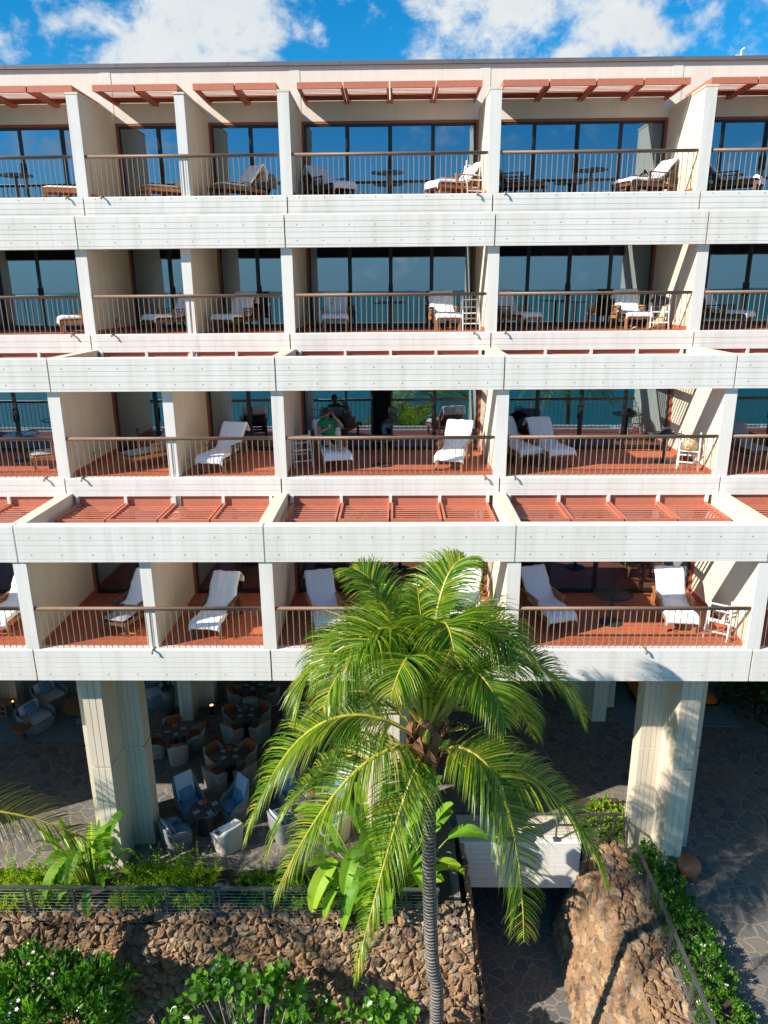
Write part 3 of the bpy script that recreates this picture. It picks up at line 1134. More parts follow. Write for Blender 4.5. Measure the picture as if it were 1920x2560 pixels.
for i, (n, bc, x, y, yaw, wd, cu_, tw, sk) in enumerate(SEATS):
    loc = (x, y, DECK[n] - .008)
    state = '%s cushions' % CN[cu_] if tw is None else ('towel on back' if tw[1] < .7 else 'towelled')
    lab = '%s lounge chair, %s, %s, %s' % (WN[wd], state, BAY[bc], ROW[n])
    ang, bl = {5: (46, .58), 4: (60, .56), 3: (47, .64), 2: (50, .68)}[n]
    ar = not (n == 5 and bc in 'abc')
    if (wd, cu_, n, ar) in protos:
        dup(protos[wd, cu_, n, ar], loc, R_(yaw), lab, G1)
    else:
        protos[wd, cu_, n, ar] = chaise(lab, loc, R_(yaw), G1, wd, cu_, ar, ang, bl)
    if tw:
        towel('white towel on lounge chair, %s, %s' % (BAY[bc], ROW[n]), loc, R_(yaw), i + 1, tw[0], tw[1], .68, sk, ang, bl)

# round glass balcony tables
G2 = 'round glass tables on the balconies'
TAB = [(5, -10.2, 21.3, 'at the far left edge'), (5, -.2, 21.5, 'on the middle balcony'), (5, 5.2, 21.4, 'on the right-hand balcony'), (4, -.15, 21.3, 'on the middle balcony'), (4, 5.0, 21.3, 'on the right-hand balcony'),
       (3, -9.9, 19.0, 'at the far left edge'), (3, -.33, 18.25, 'on the middle balcony'), (3, 6.85, 18.5, 'on the right-hand balcony'), (2, 5.0, 15.75, 'on the right-hand balcony'), (2, .1, 15.8, 'on the middle balcony behind the palm')]
first = None
for n, x, y, wh in TAB:
    lab = 'round dark glass table, %s, %s' % (wh, ROW[n])
    if first:
        dup(first, (x, y, DECK[n] - .008), 0, lab, G2)
        continue
    first = t = thing('balcony_table', lab, 'table', (x, y, DECK[n] - .008), 0, G2)
    m = MB()
    m.lathe([(.0, .70), (.43, .70), (.435, .705), (.43, .711), (0, .711)], n=32)
    m.build('glass_top', 'table_glass', t)
    m = MB()
    for k in range(32):
        a, c = 2 * math.pi * k / 32, 2 * math.pi * (k + 1) / 32
        m.bar((.44 * math.cos(a), .44 * math.sin(a), .704), (.44 * math.cos(c), .44 * math.sin(c), .704), .022)
    m.bar((-.3, 0, .69), (.3, 0, .69), .03, .015)
    m.bar((0, -.3, .688), (0, .3, .688), .03, .015)
    m.build('rim', 'black_metal', t)
    m = MB()
    m.tube([(0, 0, .02), (0, 0, .69)], .045, 12)
    m.build('post', 'black_metal', t)
    m = MB()
    m.lathe([(.27, 0), (.27, .015), (.2, .03), (.05, .045)], n=28)
    m.build('base', 'black_metal', t)

# white folding towel racks
G3 = 'white towel racks on the balconies'
first = None
for n, x, y, rz, wh in [(5, 2.05, 21.2, 20, 'at the right end of the middle balcony'), (4, 2.0, 20.6, 10, 'at the right end of the middle balcony'), (4, 7.05, 20.5, -5, 'holding a dark bag on the right-hand balcony'),
                        (3, -2.4, 18.1, 25, 'beside the man in the green shirt'), (3, 7.2, 17.8, -25, 'holding a bright flowered bag'), (2, 7.15, 15.0, -35, 'against the right fin wall'), (2, 2.05, 15.3, 15, 'behind the palm fronds')]:
    lab = 'white towel rack %s, %s' % (wh, ROW[n])
    if first:
        dup(first, (x, y, DECK[n] - .008), R_(rz), lab, G3)
        continue
    first = t = thing('towel_rack', lab, 'towel rack', (x, y, DECK[n] - .008), R_(rz), G3)
    for s in (-1, 1):
        m = MB()
        m.bar((s * .24, -.2, 0), (s * .22, -.05, .92), .028)
        m.bar((s * .24, .2, 0), (s * .22, .02, .80), .028)
        m.build('side_frame', 'white_paint', t)
    for z, y0 in ((.18, -.17), (.45, -.125), (.80, -.07), (.3, .13), (.6, .07)):
        m = MB()
        m.bar((-.245, y0, z), (.245, y0, z), .024, .03)
        m.build('rail', 'white_paint', t)


def bag(name, label, cat, loc, mat, sx, sy, sz, seed):
    m = MB()
    off = Vector((seed * 3.1, 1, 2))
    vs, fs = [], []
    for q in STONE[0]:
        k = 1 + .3 * noise.noise(q * 1.7 + off)
        vs.append((q.x * sx * k, q.y * sy * k, sz + q.z * sz * k))
    m.add(vs, STONE[1])
    m.tube([(-sx * .5, 0, sz * 1.8), (-sx * .35, 0, sz * 2.5), (sx * .35, 0, sz * 2.5), (sx * .5, 0, sz * 1.8)], .012, 6)
    o = m.build(name, mat, None, smooth=True)
    o.location = loc
    return tag(o, label, cat)


bag('beach_bag', 'dark grey bag lying on the white towel rack of the right-hand balcony, second row', 'bag', (7.05, 20.45, DECK[4] + .58), 'dark_cloth', .26, .13, .14, 1)
bag('beach_bag', 'bright flowered bag hanging in the white towel rack, third row', 'bag', (7.17, 17.72, DECK[3] + .42), 'bright_print', .2, .12, .16, 2)
bag('paper_bag', 'tan bag standing under the white towel rack, second row', 'bag', (7.08, 20.5, DECK[4] + .0), 'straw_tan', .17, .12, .15, 3)
bag('dry_bag', 'blue swimming gear piled on the teak lounge chair at the far left edge, third row', 'swim gear', (-8.45, 18.4, DECK[3] + .44), 'blue_gear', .13, .12, .24, 4)
bag('cushion_bag', 'dark bag lying behind the two paired lounge chairs, third row', 'bag', (3.45, 19.55, DECK[3] + .55), 'dark_cloth', .25, .13, .22, 6)
t = thing('sun_hat', 'dark wide brimmed hat lying on the round table, third row', 'hat', (6.85, 18.5, DECK[3] + .705))
m = MB()
m.lathe([(.27, 0), (.26, .015), (.14, .05), (.12, .13), (.07, .17), (.01, .18)], n=24)
m.build('brim', 'dark_cloth', t, smooth=True)
m = MB()
m.lathe([(.142, .05), (.136, .08), (.13, .08)], n=24)
m.build('band', 'black_metal', t)
for s, x in ((0, 6.35), (1, 6.75)):
    m = MB()
    M = Matrix.Translation((x, 20.3, DECK[4] + .015)) @ Matrix.Rotation(R_(20 + 30 * s), 4, 'Z')
    m.pillow(.1, .26, .03, M, 4, 6)
    m.m = 1
    m.bar(M @ Vector((-.05, -.03, .02)), M @ Vector((0, -.06, .05)), .02)
    m.bar(M @ Vector((.05, -.03, .02)), M @ Vector((0, -.06, .05)), .02)
    tag(m.build('flip_flop', ['orange_fabric', 'white_paint']), '%s orange flip-flop on the floor near the towel rack with the dark bag' % ('left' if s == 0 else 'right'), 'sandal', 'flip-flops on the balcony')


# ---------------------------------------------------------------- people
def skin_mesh(name, mat, J, E, parent, sub=1, at=None):
    names = list(J)
    me = bpy.data.meshes.new(name)
    me.from_pydata([J[k][0] for k in names], [(names.index(a), names.index(c)) for a, c in E], [])
    me.materials.append(MATS[mat])
    o = bpy.data.objects.new(name, me)
    COL.objects.link(o)
    o.parent = parent
    md = o.modifiers.new('skin', 'SKIN')
    md.use_smooth_shade = True
    sk = me.skin_vertices[0].data if me.skin_vertices else None
    if sk is None:
        bpy.context.view_layer.objects.active = o
        o.select_set(True)
        bpy.ops.mesh.customdata_skin_add()
        sk = me.skin_vertices[0].data
    for i, k in enumerate(names):
        r = J[k][1]
        sk[i].radius = (r, r) if not isinstance(r, tuple) else r
    sk[0].use_root = True
    ss = o.modifiers.new('subdiv', 'SUBSURF')
    ss.levels = ss.render_levels = sub
    return o


def head_shape(m, c, face, up, s=1.0):
    # head with brow, nose, chin; face = forward direction
    f, u = Vector(face).normalized(), Vector(up).normalized()
    r = f.cross(u).normalized()
    u = r.cross(f)
    vs, fs = [], []
    NA, NB_ = 20, 14
    for j in range(NB_ + 1):
        ph = math.pi * j / NB_ - math.pi / 2
        for i in range(NA):
            a = 2 * math.pi * i / NA
            x, y, z = math.cos(ph) * math.sin(a), math.cos(ph) * math.cos(a), math.sin(ph)
            wx = .076 * (1 - .25 * max(0, -z))
            wy = .096 * (1 - .12 * max(0, -z) * (y < 0))
            p = Vector((x * wx, y * wy, z * .118))
            if y > .2:
                g = math.exp(-(x / .16) ** 2)
                p.y += .022 * g * math.exp(-((z + .12) / .17) ** 2)
                p.y += .010 * g * math.exp(-((z + .72) / .2) ** 2)
                p.y -= .010 * (math.exp(-((x - .38) / .2) ** 2) + math.exp(-((x + .38) / .2) ** 2)) * math.exp(-((z - .1) / .14) ** 2)
                p.y += .006 * math.exp(-((z + .42) / .08) ** 2) * math.exp(-(x / .3) ** 2)
            vs.append(Vector(c) + (r * p.x + f * p.y + u * p.z) * s)
    for j in range(NB_):
        for i in range(NA):
            fs.append((j * NA + i, j * NA + (i + 1) % NA, (j + 1) * NA + (i + 1) % NA, (j + 1) * NA + i))
    m.add(vs, fs)
    for sx in (-1, 1):
        m.lathe([(.006, -.03), (.016, -.015), (.02, .01), (.014, .028)], tuple(Vector(c) + r * sx * .079 * s), 8)
    return r, f, u


def hand(J, E, key, wrist, d, pn, curl, sc=1.0):
    # five fingers: each its own short chain from the palm; pn = palm normal
    d, pn = Vector(d).normalized(), Vector(pn).normalized()
    sd = d.cross(pn).normalized()
    wv = Vector(J[wrist][0])
    pk = key + '_palm'
    J[pk] = (wv + d * .055 * sc, (.03, .016))
    E.append((wrist, pk))
    for i, (o, L) in enumerate(((-.03, .075), (-.01, .085), (.01, .08), (.028, .062))):
        a, b_, c = '%s_f%d' % (key, i), '%s_g%d' % (key, i), '%s_h%d' % (key, i)
        J[a] = (wv + d * .085 * sc + sd * o, .0095)
        p = J[a][0] + (d * math.cos(curl) + pn * math.sin(curl)) * L * .55
        J[b_] = (p, .0085)
        J[c] = (p + (d * math.cos(curl * 2.1) + pn * math.sin(curl * 2.1)) * L * .5, .0075)
        E += [(pk, a), (a, b_), (b_, c)]
    J[key + '_t0'] = (wv + d * .035 - sd * .04 + pn * .008, .011)
    J[key + '_t1'] = (wv + d * .075 - sd * .058 + pn * .022, .009)
    E += [(pk, key + '_t0'), (key + '_t0', key + '_t1')]


V = Vector
# man reclining on the middle balcony chair; local frame of the chair (foot towards -y)
man = thing('person', 'man in green printed T-shirt and dark cap reclining, one hand at his ear', 'person', (-1.72, 18.65, DECK[3] - .008), R_(15))
J = {
    'pelvis': (V((0, -.14, .56)), (.15, .12)), 'waist': (V((0, -.02, .70)), (.145, .10)), 'chest': (V((0, .12, .90)), (.165, .115)), 'neckbase': (V((-.01, .20, 1.06)), .075),
    'neck': (V((-.02, .20, 1.13)), .055), 'headlow': (V((-.025, .185, 1.17)), .05),
    'shL': (V((.19, .15, 1.0)), .072), 'elL': (V((.34, -.07, .90)), .05), 'foL': (V((.26, -.03, 1.04)), .044), 'wrL': (V((.145, .06, 1.16)), .03),
    'shR': (V((-.2, .14, .99)), .072), 'elR': (V((-.30, -.06, .78)), .05), 'foR': (V((-.19, -.13, .84)), .044), 'wrR': (V((-.06, -.12, .90)), .03),
    'hipL': (V((.11, -.2, .56)), .1), 'knL': (V((.17, -.56, .74)), .068), 'caL': (V((.13, -.72, .62)), .06), 'anL': (V((.06, -.86, .52)), .038), 'toL': (V((.1, -1.02, .56)), .034),
    'hipR': (V((-.11, -.2, .56)), .1), 'knR': (V((-.16, -.52, .62)), .068), 'caR': (V((-.06, -.70, .56)), .058), 'anR': (V((.1, -.84, .505)), .038), 'toR': (V((.2, -.96, .53)), .034),
}
E = [('pelvis', 'waist'), ('waist', 'chest'), ('chest', 'neckbase'), ('neckbase', 'neck'), ('neck', 'headlow'), ('chest', 'shL'), ('shL', 'elL'), ('elL', 'foL'), ('foL', 'wrL'), ('chest', 'shR'), ('shR', 'elR'), ('elR', 'foR'), ('foR', 'wrR'),
     ('pelvis', 'hipL'), ('hipL', 'knL'), ('knL', 'caL'), ('caL', 'anL'), ('anL', 'toL'), ('pelvis', 'hipR'), ('hipR', 'knR'), ('knR', 'caR'), ('caR', 'anR'), ('anR', 'toR')]
hand(J, E, 'hL', 'wrL', (-.25, .2, .9), (-.9, .1, -.3), .5)
hand(J, E, 'hR', 'wrR', (.6, -.2, .6), (.1, 1, .1), .8)
skin_mesh('body', 'skin', J, E, man, 2)
HC, FACE, UPV = V((-.03, .175, 1.245)), V((-.25, -.95, -.12)), V((-.08, .15, 1))
m = MB()
r_, f_, u_ = head_shape(m, HC, FACE, UPV)
m.build('head', 'skin', man, smooth=True)
m = MB()
for sx in (-1, 1):
    c = HC + r_ * sx * .03 + f_ * .088 + u_ * .012
    m.box(-.011, .011, -.004, .004, -.005, .005, Matrix.Translation(c))
    m.box(-.016, .016, -.004, .004, -.003, .003, Matrix.Translation(c + u_ * .018 + f_ * .004))
m.build('eyes', 'hair', man)
m = MB()
vs, fs = [], []
for j in range(5):
    for i in range(13):
        a = (i / 12 - .5) * 3.4
        z = -.118 + j * .02
        rr_ = 1.0 - .35 * max(0, (-.07 - z) / .05)
        vs.append(HC + r_ * math.sin(a) * .078 * rr_ + f_ * (math.cos(a) * .098 * rr_ + .012) + u_ * z)
for j in range(4):
    for i in range(12):
        if j == 3 and 4 <= i <= 7:
            continue
        fs.append((j * 13 + i, j * 13 + i + 1, (j + 1) * 13 + i + 1, (j + 1) * 13 + i))
m.add(vs, fs)
m.build('beard', 'fibre_brown', man, smooth=True)
m = MB()
vs, fs = [], []
for j in range(7):
    ph = j / 6 * math.pi / 2
    for i in range(20):
        a = 2 * math.pi * i / 20
        vs.append(HC + u_ * (.035 + .1 * math.sin(ph)) + (r_ * math.sin(a) * .087 + f_ * math.cos(a) * .106) * math.cos(ph))
for j in range(6):
    for i in range(20):
        fs.append((j * 20 + i, j * 20 + (i + 1) % 20, (j + 1) * 20 + (i + 1) % 20, (j + 1) * 20 + i))
m.add(vs, fs)
pk = [HC + u_ * .036 + r_ * math.sin(a) * .085 + f_ * math.cos(a) * .104 for a in (-.9, -.45, 0, .45, .9)]
pk += [HC + u_ * .02 + r_ * math.sin(a) * .075 + f_ * (.1 + .075 * math.cos(a)) for a in (.8, .4, 0, -.4, -.8)]
m.add(pk + [p + u_ * .01 for p in pk], [(0, 1, 8, 9), (1, 2, 7, 8), (2, 3, 6, 7), (3, 4, 5, 6), (10, 11, 18, 19), (11, 12, 17, 18), (12, 13, 16, 17), (13, 14, 15, 16)])
m.build('cap', 'hair', man, smooth=True)
JS = {'waist0': (V((0, -.13, .60)), (.175, .14)), 'waist': (V((0, -.02, .71)), (.168, .122)), 'chest': (V((0, .115, .90)), (.19, .145)), 'nb': (V((-.01, .185, 1.05)), (.125, .10)),
      'shL': (V((.19, .15, 1.0)), .118), 'elL': (V((.27, .03, .945)), .1), 'shR': (V((-.2, .14, .99)), .118), 'elR': (V((-.255, .03, .88)), .1)}
skin_mesh('shirt', 'green_shirt', JS, [('waist0', 'waist'), ('waist', 'chest'), ('chest', 'nb'), ('chest', 'shL'), ('shL', 'elL'), ('chest', 'shR'), ('shR', 'elR')], man, 2)
JS = {'p': (V((0, -.13, .56)), (.175, .135)), 'hL': (V((.11, -.2, .565)), .12), 'kL': (V((.155, -.45, .68)), .098), 'hR': (V((-.11, -.2, .565)), .12), 'kR': (V((-.145, -.43, .60)), .098)}
skin_mesh('shorts', 'dark_cloth', JS, [('p', 'hL'), ('hL', 'kL'), ('p', 'hR'), ('hR', 'kR')], man, 2)
m = MB()
cp = V((.05, -.035, .88))
ax, ay, an = V((1, 0, 0)), V((0, .56, .83)), V((0, -.83, .56))
for (x0, x1, z0, z1, q) in ((-.08, .1, -.07, .08, 0), (-.06, .08, .04, .06, 1), (-.04, .08, .015, .03, 1), (-.07, .02, -.05, -.03, 1), (.02, .07, -.03, .005, 1)):
    m.m = q
    c = cp + an * (.004 * q)
    m.add([c + ax * x0 + ay * z0, c + ax * x1 + ay * z0, c + ax * x1 + ay * z1, c + ax * x0 + ay * z1], [(0, 1, 2, 3)])
m.build('shirt_print', ['print_dark', 'pale_cloth'], man)
m = MB()
m.tube([V((-.03, -.13, .93)), V((-.02, -.15, 1.0))], .012, 8)
tag(m.build('mobile_phone', 'white_paint', None), 'small pale object held in the hand of the man in the green T-shirt', 'phone')
o = bpy.data.objects['mobile_phone']
o.location = man.location
o.rotation_euler = man.rotation_euler

# second figure sitting in the dark doorway of the same room, seen from the side
wom = thing('person', 'person in pale clothes sitting in the dark doorway behind the man, hands on the knee', 'person', (-.02, 20.75, DECK[3]), R_(8))
J = {
    'pelvis': (V((.12, 0, .58)), (.15, .13)), 'waist': (V((.14, 0, .74)), (.13, .11)), 'chest': (V((.1, 0, .96)), (.15, .12)), 'nb': (V((.05, 0, 1.14)), .07), 'neck': (V((.03, 0, 1.2)), .055), 'hl': (V((.01, 0, 1.25)), .05),
    'shL': (V((.08, -.18, 1.06)), .07), 'elL': (V((.0, -.22, .82)), .05), 'wrL': (V((-.2, -.14, .72)), .032), 'shR': (V((.08, .18, 1.06)), .07), 'elR': (V((.0, .22, .82)), .05), 'wrR': (V((-.2, .12, .72)), .032),
    'hipL': (V((.05, -.1, .56)), .1), 'knL': (V((-.36, -.12, .60)), .075), 'anL': (V((-.28, -.12, .14)), .042), 'toL': (V((-.44, -.12, .06)), .036),
    'hipR': (V((.05, .1, .56)), .1), 'knR': (V((-.34, .12, .58)), .075), 'anR': (V((-.26, .12, .12)), .042), 'toR': (V((-.42, .12, .06)), .036)}
E = [('pelvis', 'waist'), ('waist', 'chest'), ('chest', 'nb'), ('nb', 'neck'), ('neck', 'hl'), ('chest', 'shL'), ('shL', 'elL'), ('elL', 'wrL'), ('chest', 'shR'), ('shR', 'elR'), ('elR', 'wrR'),
     ('pelvis', 'hipL'), ('hipL', 'knL'), ('knL', 'anL'), ('anL', 'toL'), ('pelvis', 'hipR'), ('hipR', 'knR'), ('knR', 'anR'), ('anR', 'toR')]
hand(J, E, 'hL', 'wrL', (-.9, .1, -.25), (0, .1, -1), .6)
hand(J, E, 'hR', 'wrR', (-.9, -.1, -.25), (0, -.1, -1), .6)
skin_mesh('body', 'skin', J, E, wom, 2)
m = MB()
r_, f_, u_ = head_shape(m, V((-.02, 0, 1.34)), V((-.95, -.1, -.2)), V((-.1, 0, 1)))
m.build('head', 'skin', wom, smooth=True)
m = MB()
m.lathe([(.05, -.06), (.1, -.03), (.106, .04), (.09, .1), (.04, .132), (.005, .138)], (.02, 0, 1.345), 18)
m.build('hair', 'hair', wom, smooth=True)
JS = {'p': (V((.12, 0, .62)), (.17, .15)), 'w': (V((.14, 0, .76)), (.155, .13)), 'c': (V((.1, 0, .96)), (.172, .14)), 'nb': (V((.06, 0, 1.12)), .09), 'shL': (V((.08, -.18, 1.06)), .09), 'elL': (V((.0, -.22, .82)), .07), 'wL': (V((-.14, -.16, .745)), .055),
      'shR': (V((.08, .18, 1.06)), .09), 'elR': (V((.0, .22, .82)), .07), 'wR': (V((-.14, .15, .745)), .055)}
skin_mesh('shirt', 'pale_cloth', JS, [('p', 'w'), ('w', 'c'), ('c', 'nb'), ('c', 'shL'), ('shL', 'elL'), ('elL', 'wL'), ('c', 'shR'), ('shR', 'elR'), ('elR', 'wR')], wom, 2)
JS = {'p': (V((.12, 0, .57)), (.17, .15)), 'hL': (V((.05, -.1, .56)), .12), 'kL': (V((-.37, -.12, .60)), .095), 'aL': (V((-.29, -.12, .22)), .07), 'hR': (V((.05, .1, .56)), .12), 'kR': (V((-.35, .12, .58)), .095), 'aR': (V((-.27, .12, .2)), .07)}
skin_mesh('trousers', 'pale_cloth', JS, [('p', 'hL'), ('hL', 'kL'), ('kL', 'aL'), ('p', 'hR'), ('hR', 'kR'), ('kR', 'aR')], wom, 2)
t = thing('stool', 'dark wooden stool under the person sitting in the doorway', 'stool', (.1, 20.78, DECK[3]))
m = MB()
m.box(-.2, .2, -.2, .2, .40, .45)
m.build('seat', 'dark_teak', t)
for sx in (-1, 1):
    for sy in (-1, 1):
        m = MB()
        m.bar((sx * .18, sy * .18, 0), (sx * .15, sy * .15, .4), .035)
        m.build('leg', 'dark_teak', t)


# ---------------------------------------------------------------- lanai furniture
def tub(m, a, d, hb, hs, hf, seat, taper=.8, th=.05, ex=.55):
    # wicker tub: closed ring whose rim is high at the back (+y), lower at the sides and front
    N = 36
    outer, inner = [], []
    rows = 7
    def rim(t):
        c = math.sin(t)
        if c > 0:
            return hs + (hb - hs) * min(1, c * 1.15) ** 1.6
        return hs + (hf - hs) * min(1, -c * 1.35) ** 1.2
    def pt(t, k):
        cx, cy = math.cos(t), math.sin(t)
        return math.copysign(abs(cx) ** ex, cx) * a * k, math.copysign(abs(cy) ** ex, cy) * d * k
    vs, fs = [], []
    for j in range(rows + 1):
        for i in range(N):
            t = 2 * math.pi * i / N
            z = rim(t) * j / rows
            k = taper + (1 - taper) * (z / hb) ** .8
            x, y = pt(t, k)
            vs.append((x, y, z))
    for j in range(rows + 1):
        for i in range(N):
            t = 2 * math.pi * i / N
            z = rim(t) + (seat - rim(t)) * j / rows if rim(t) > seat else rim(t)
            k = taper + (1 - taper) * (z / hb) ** .8
            x, y = pt(t, k * (1 - th / a))
            vs.append((x, y, z + .004))
    R2 = 2 * (rows + 1)
    for j in range(R2 - 1):
        for i in range(N):
            fs.append((j * N + i, j * N + (i + 1) % N, (j + 1) * N + (i + 1) % N, (j + 1) * N + i))
    fs.append(tuple((R2 - 1) * N + i for i in range(N)))
    m.add(vs, fs)


for nm, base in (('wicker', None), ('white_wicker', None), ('grey_wicker', None)):
    mt = MATS[nm].node_tree
    p = mt.nodes['Principled BSDF']
    wv = mt.nodes.new('ShaderNodeTexWave')
    wv.bands_direction = 'Z'
    wv.inputs['Scale'].default_value = 14
    wv2 = mt.nodes.new('ShaderNodeTexWave')
    wv2.inputs['Scale'].default_value = 12
    tcn = [n for n in mt.nodes if n.type == 'TEX_COORD'][0]
    for q in (wv, wv2):
        mt.links.new(tcn.outputs['Object'], q.inputs['Vector'])
    ml = mt.nodes.new('ShaderNodeMix')
    ml.data_type = 'RGBA'
    ml.blend_type = 'MULTIPLY'
    ml.inputs['Factor'].default_value = .55
    src = p.inputs['Base Color'].links[0].from_socket
    ad = mt.nodes.new('ShaderNodeMath')
    ad.operation = 'MAXIMUM'
    mt.links.new(wv.outputs['Fac'], ad.inputs[0])
    mt.links.new(wv2.outputs['Fac'], ad.inputs[1])
    mt.links.new(src, ml.inputs['A'])
    mt.links.new(ad.outputs[0], ml.inputs['B'])
    mt.links.new(ml.outputs['Result'], p.inputs['Base Color'])


def tub_chair(name, label, cat, loc, rz, group, shell, a, d, hb, hs, hf, seat, cush, pillow=None, backc=True):
    t = thing(name, label, cat, loc, rz, group)
    m = MB()
    tub(m, a, d, hb, hs, hf, seat)
    m.build('shell', shell, t, smooth=True)
    m = MB()
    m.pillow(a * 1.45, d * 1.5, .12, Matrix.Translation((0, -.02, seat + .05)), 6, 6, .3)
    m.build('seat_cushion', cush, t, smooth=True)
    if backc:
        m = MB()
        M = Matrix.Translation((0, d * .62, seat + .08 + (hb - seat) * .48)) @ Matrix.Rotation(R_(76), 4, 'X')
        m.pillow(a * 1.3, (hb - seat) * .92, .11, M, 6, 6, .3)
        m.build('back_cushion', backc if isinstance(backc, str) else cush, t, smooth=True)
    if pillow:
        m = MB()
        M = Matrix.Translation((0, d * .36, seat + .27)) @ Matrix.Rotation(R_(66), 4, 'X') @ Matrix.Rotation(R_(6), 4, 'Z')
        m.pillow(.4, .4, .13, M, 6, 6, .45)
        m.build('throw_pillow', pillow, t, smooth=True)
    return t


SIDES = ['front right', 'back right', 'back left', 'front left']
DT = [(-6.91, 19.84, 22, 'the table right behind the left column'), (-4.89, 20.83, -36, 'the table behind the nearest square one'), (-4.94, 18.62, -34.5, 'the table just behind the round table'),
      (-4.97, 22.6, 5, 'the table cut by the white deck edge'), (-2.43, 21.9, 8, 'the table behind the palm crown'), (-2.6, 19.5, -30, 'the table beneath the left palm fronds')]
chair0 = table0 = vase0 = nap0 = None
for x, y, yaw, desc in DT:
    a = R_(yaw)
    lab = 'square dark dining table set for four: ' + desc.replace('the table', 'the one')
    if table0 is None:
        table0 = t = thing('dining_table', lab, 'table', (x, y, 0), a, 'square dining tables under the hotel')
        m = MB()
        m.box(-.40, .40, -.40, .40, .70, .74)
        m.build('tabletop', 'dark_stone_top', t, bevel=.006)
        m = MB()
        m.tube([(0, 0, .03), (0, 0, .7)], .05, 10)
        m.build('pedestal', 'black_metal', t)
        m = MB()
        m.box(-.28, .28, -.28, .28, 0, .03)
        m.build('base', 'black_metal', t)
    else:
        dup(table0, (x, y, 0), a, lab, 'square dining tables under the hotel')
    for q in range(4):
        ang = a - math.pi / 2 + q * math.pi / 2
        px, py = x + .60 * math.cos(ang), y + .60 * math.sin(ang)
        lab = 'wicker chair, orange cushions, %s side of %s' % (SIDES[q], desc)
        rz = ang - math.pi / 2 + rnd.uniform(-.12, .12)
        if chair0 is None:
            chair0 = tub_chair('dining_chair', lab, 'chair', (px, py, 0), rz, 'wicker chairs around the square tables', 'wicker', .34, .32, .72, .55, .40, .35, 'orange_fabric')
        else:
            dup(chair0, (px, py, 0), rz, lab, 'wicker chairs around the square tables')
        px, py = x + .25 * math.cos(ang), y + .25 * math.sin(ang)
        lab = 'napkin and cutlery, %s side of %s' % (SIDES[q], desc)
        if nap0 is None:
            nap0 = thing('place_setting', lab, 'napkin', (px, py, .74), ang, 'place settings on the tables')
            m = MB()
            m.box(-.085, .085, -.06, .06, .001, .008)
            m.build('napkin', 'napkin', nap0)
            for yy in (-.035, .0, .035):
                m = MB()
                m.box(-.1, .09, yy - .008, yy + .008, .0085, .013)
                m.build('cutlery', 'steel' if yy else 'dark_cloth', nap0)
        else:
            dup(nap0, (px, py, .74), ang, lab, 'place settings on the tables')
    lab = 'small vase of red flowers on ' + desc
    if vase0 is None:
        vase0 = thing('flower_vase', lab, 'vase', (x, y, .74), 0, 'red flower vases on the tables')
        m = MB()
        m.lathe([(.03, 0), (.035, .04), (.02, .1), (.024, .12)], n=12)
        m.build('vase', 'grey_metal', vase0, smooth=True)
        m = MB()
        for k in range(5):
            an = k * 1.26
            m.tube([(0, 0, .1), (.03 * math.cos(an), .03 * math.sin(an), .17), (.06 * math.cos(an), .06 * math.sin(an), .24)], [.01, .02, .006], 6)
        m.build('flowers', 'candle_red', vase0)
    else:
        dup(vase0, (x, y, .74), 0, lab, 'red flower vases on the tables')

G5 = 'armchairs around the round tables'
rt0 = None
ac = {}
for x, y, desc in [(-5.07, 16.25, 'round table before the square tables'), (-2.3, 16.6, 'round table hidden by the palm fronds')]:
    lab = 'speckled grey ' + desc
    if rt0 is None:
        rt0 = t = thing('round_table', lab, 'table', (x, y, 0), 0, 'round tables under the hotel')
        m = MB()
        m.lathe([(.37, .70), (.40, .705), (.40, .735), (.395, .74), (0, .74)], n=40)
        m.build('tabletop', 'dark_stone_top', t)
        m = MB()
        m.lathe([(.24, 0), (.22, .3), (.2, .7)], n=24)
        m.build('drum_base', 'black_metal', t)
    else:
        dup(rt0, (x, y, 0), 0, lab, 'round tables under the hotel')
    for dx, dy, tall, rz, sd in ((-.62, .66, 1, 40, 'back left'), (.6, .6, 1, -46, 'back right'), (-.66, -.5, 0, 128, 'front left'), (.66, -.55, 0, -135, 'front right')):
        key = (tall, sd == 'front right')
        lab = '%s armchair, %s, %s of the %s' % ('high-backed grey' if tall else ('white wicker' if key[1] else 'low grey'), 'blue cushions', sd, desc)
        if key not in ac:
            ac[key] = tub_chair('armchair', lab, 'armchair', (x + dx, y + dy, 0), R_(rz), G5, 'white_wicker' if key[1] else 'grey_wicker', .40, .40, 1.12 if tall else .78, .60, .36, .34, 'blue_fabric', 'blue_fabric', 'pale_fabric')
        else:
            dup(ac[key], (x + dx, y + dy, 0), R_(rz), lab, G5)
    for q in range(4):
        ang = R_(40 + 90 * q)
        dup(nap0, (x + .26 * math.cos(ang), y + .26 * math.sin(ang), .74), ang, 'white napkin and cutlery, %s side of %s' % (('back right', 'back left', 'front left', 'front right')[q], desc), 'place settings on the tables')
    dup(vase0, (x, y, .74), 0, 'small vase of red flowers on the ' + desc, 'red flower vases on the tables')

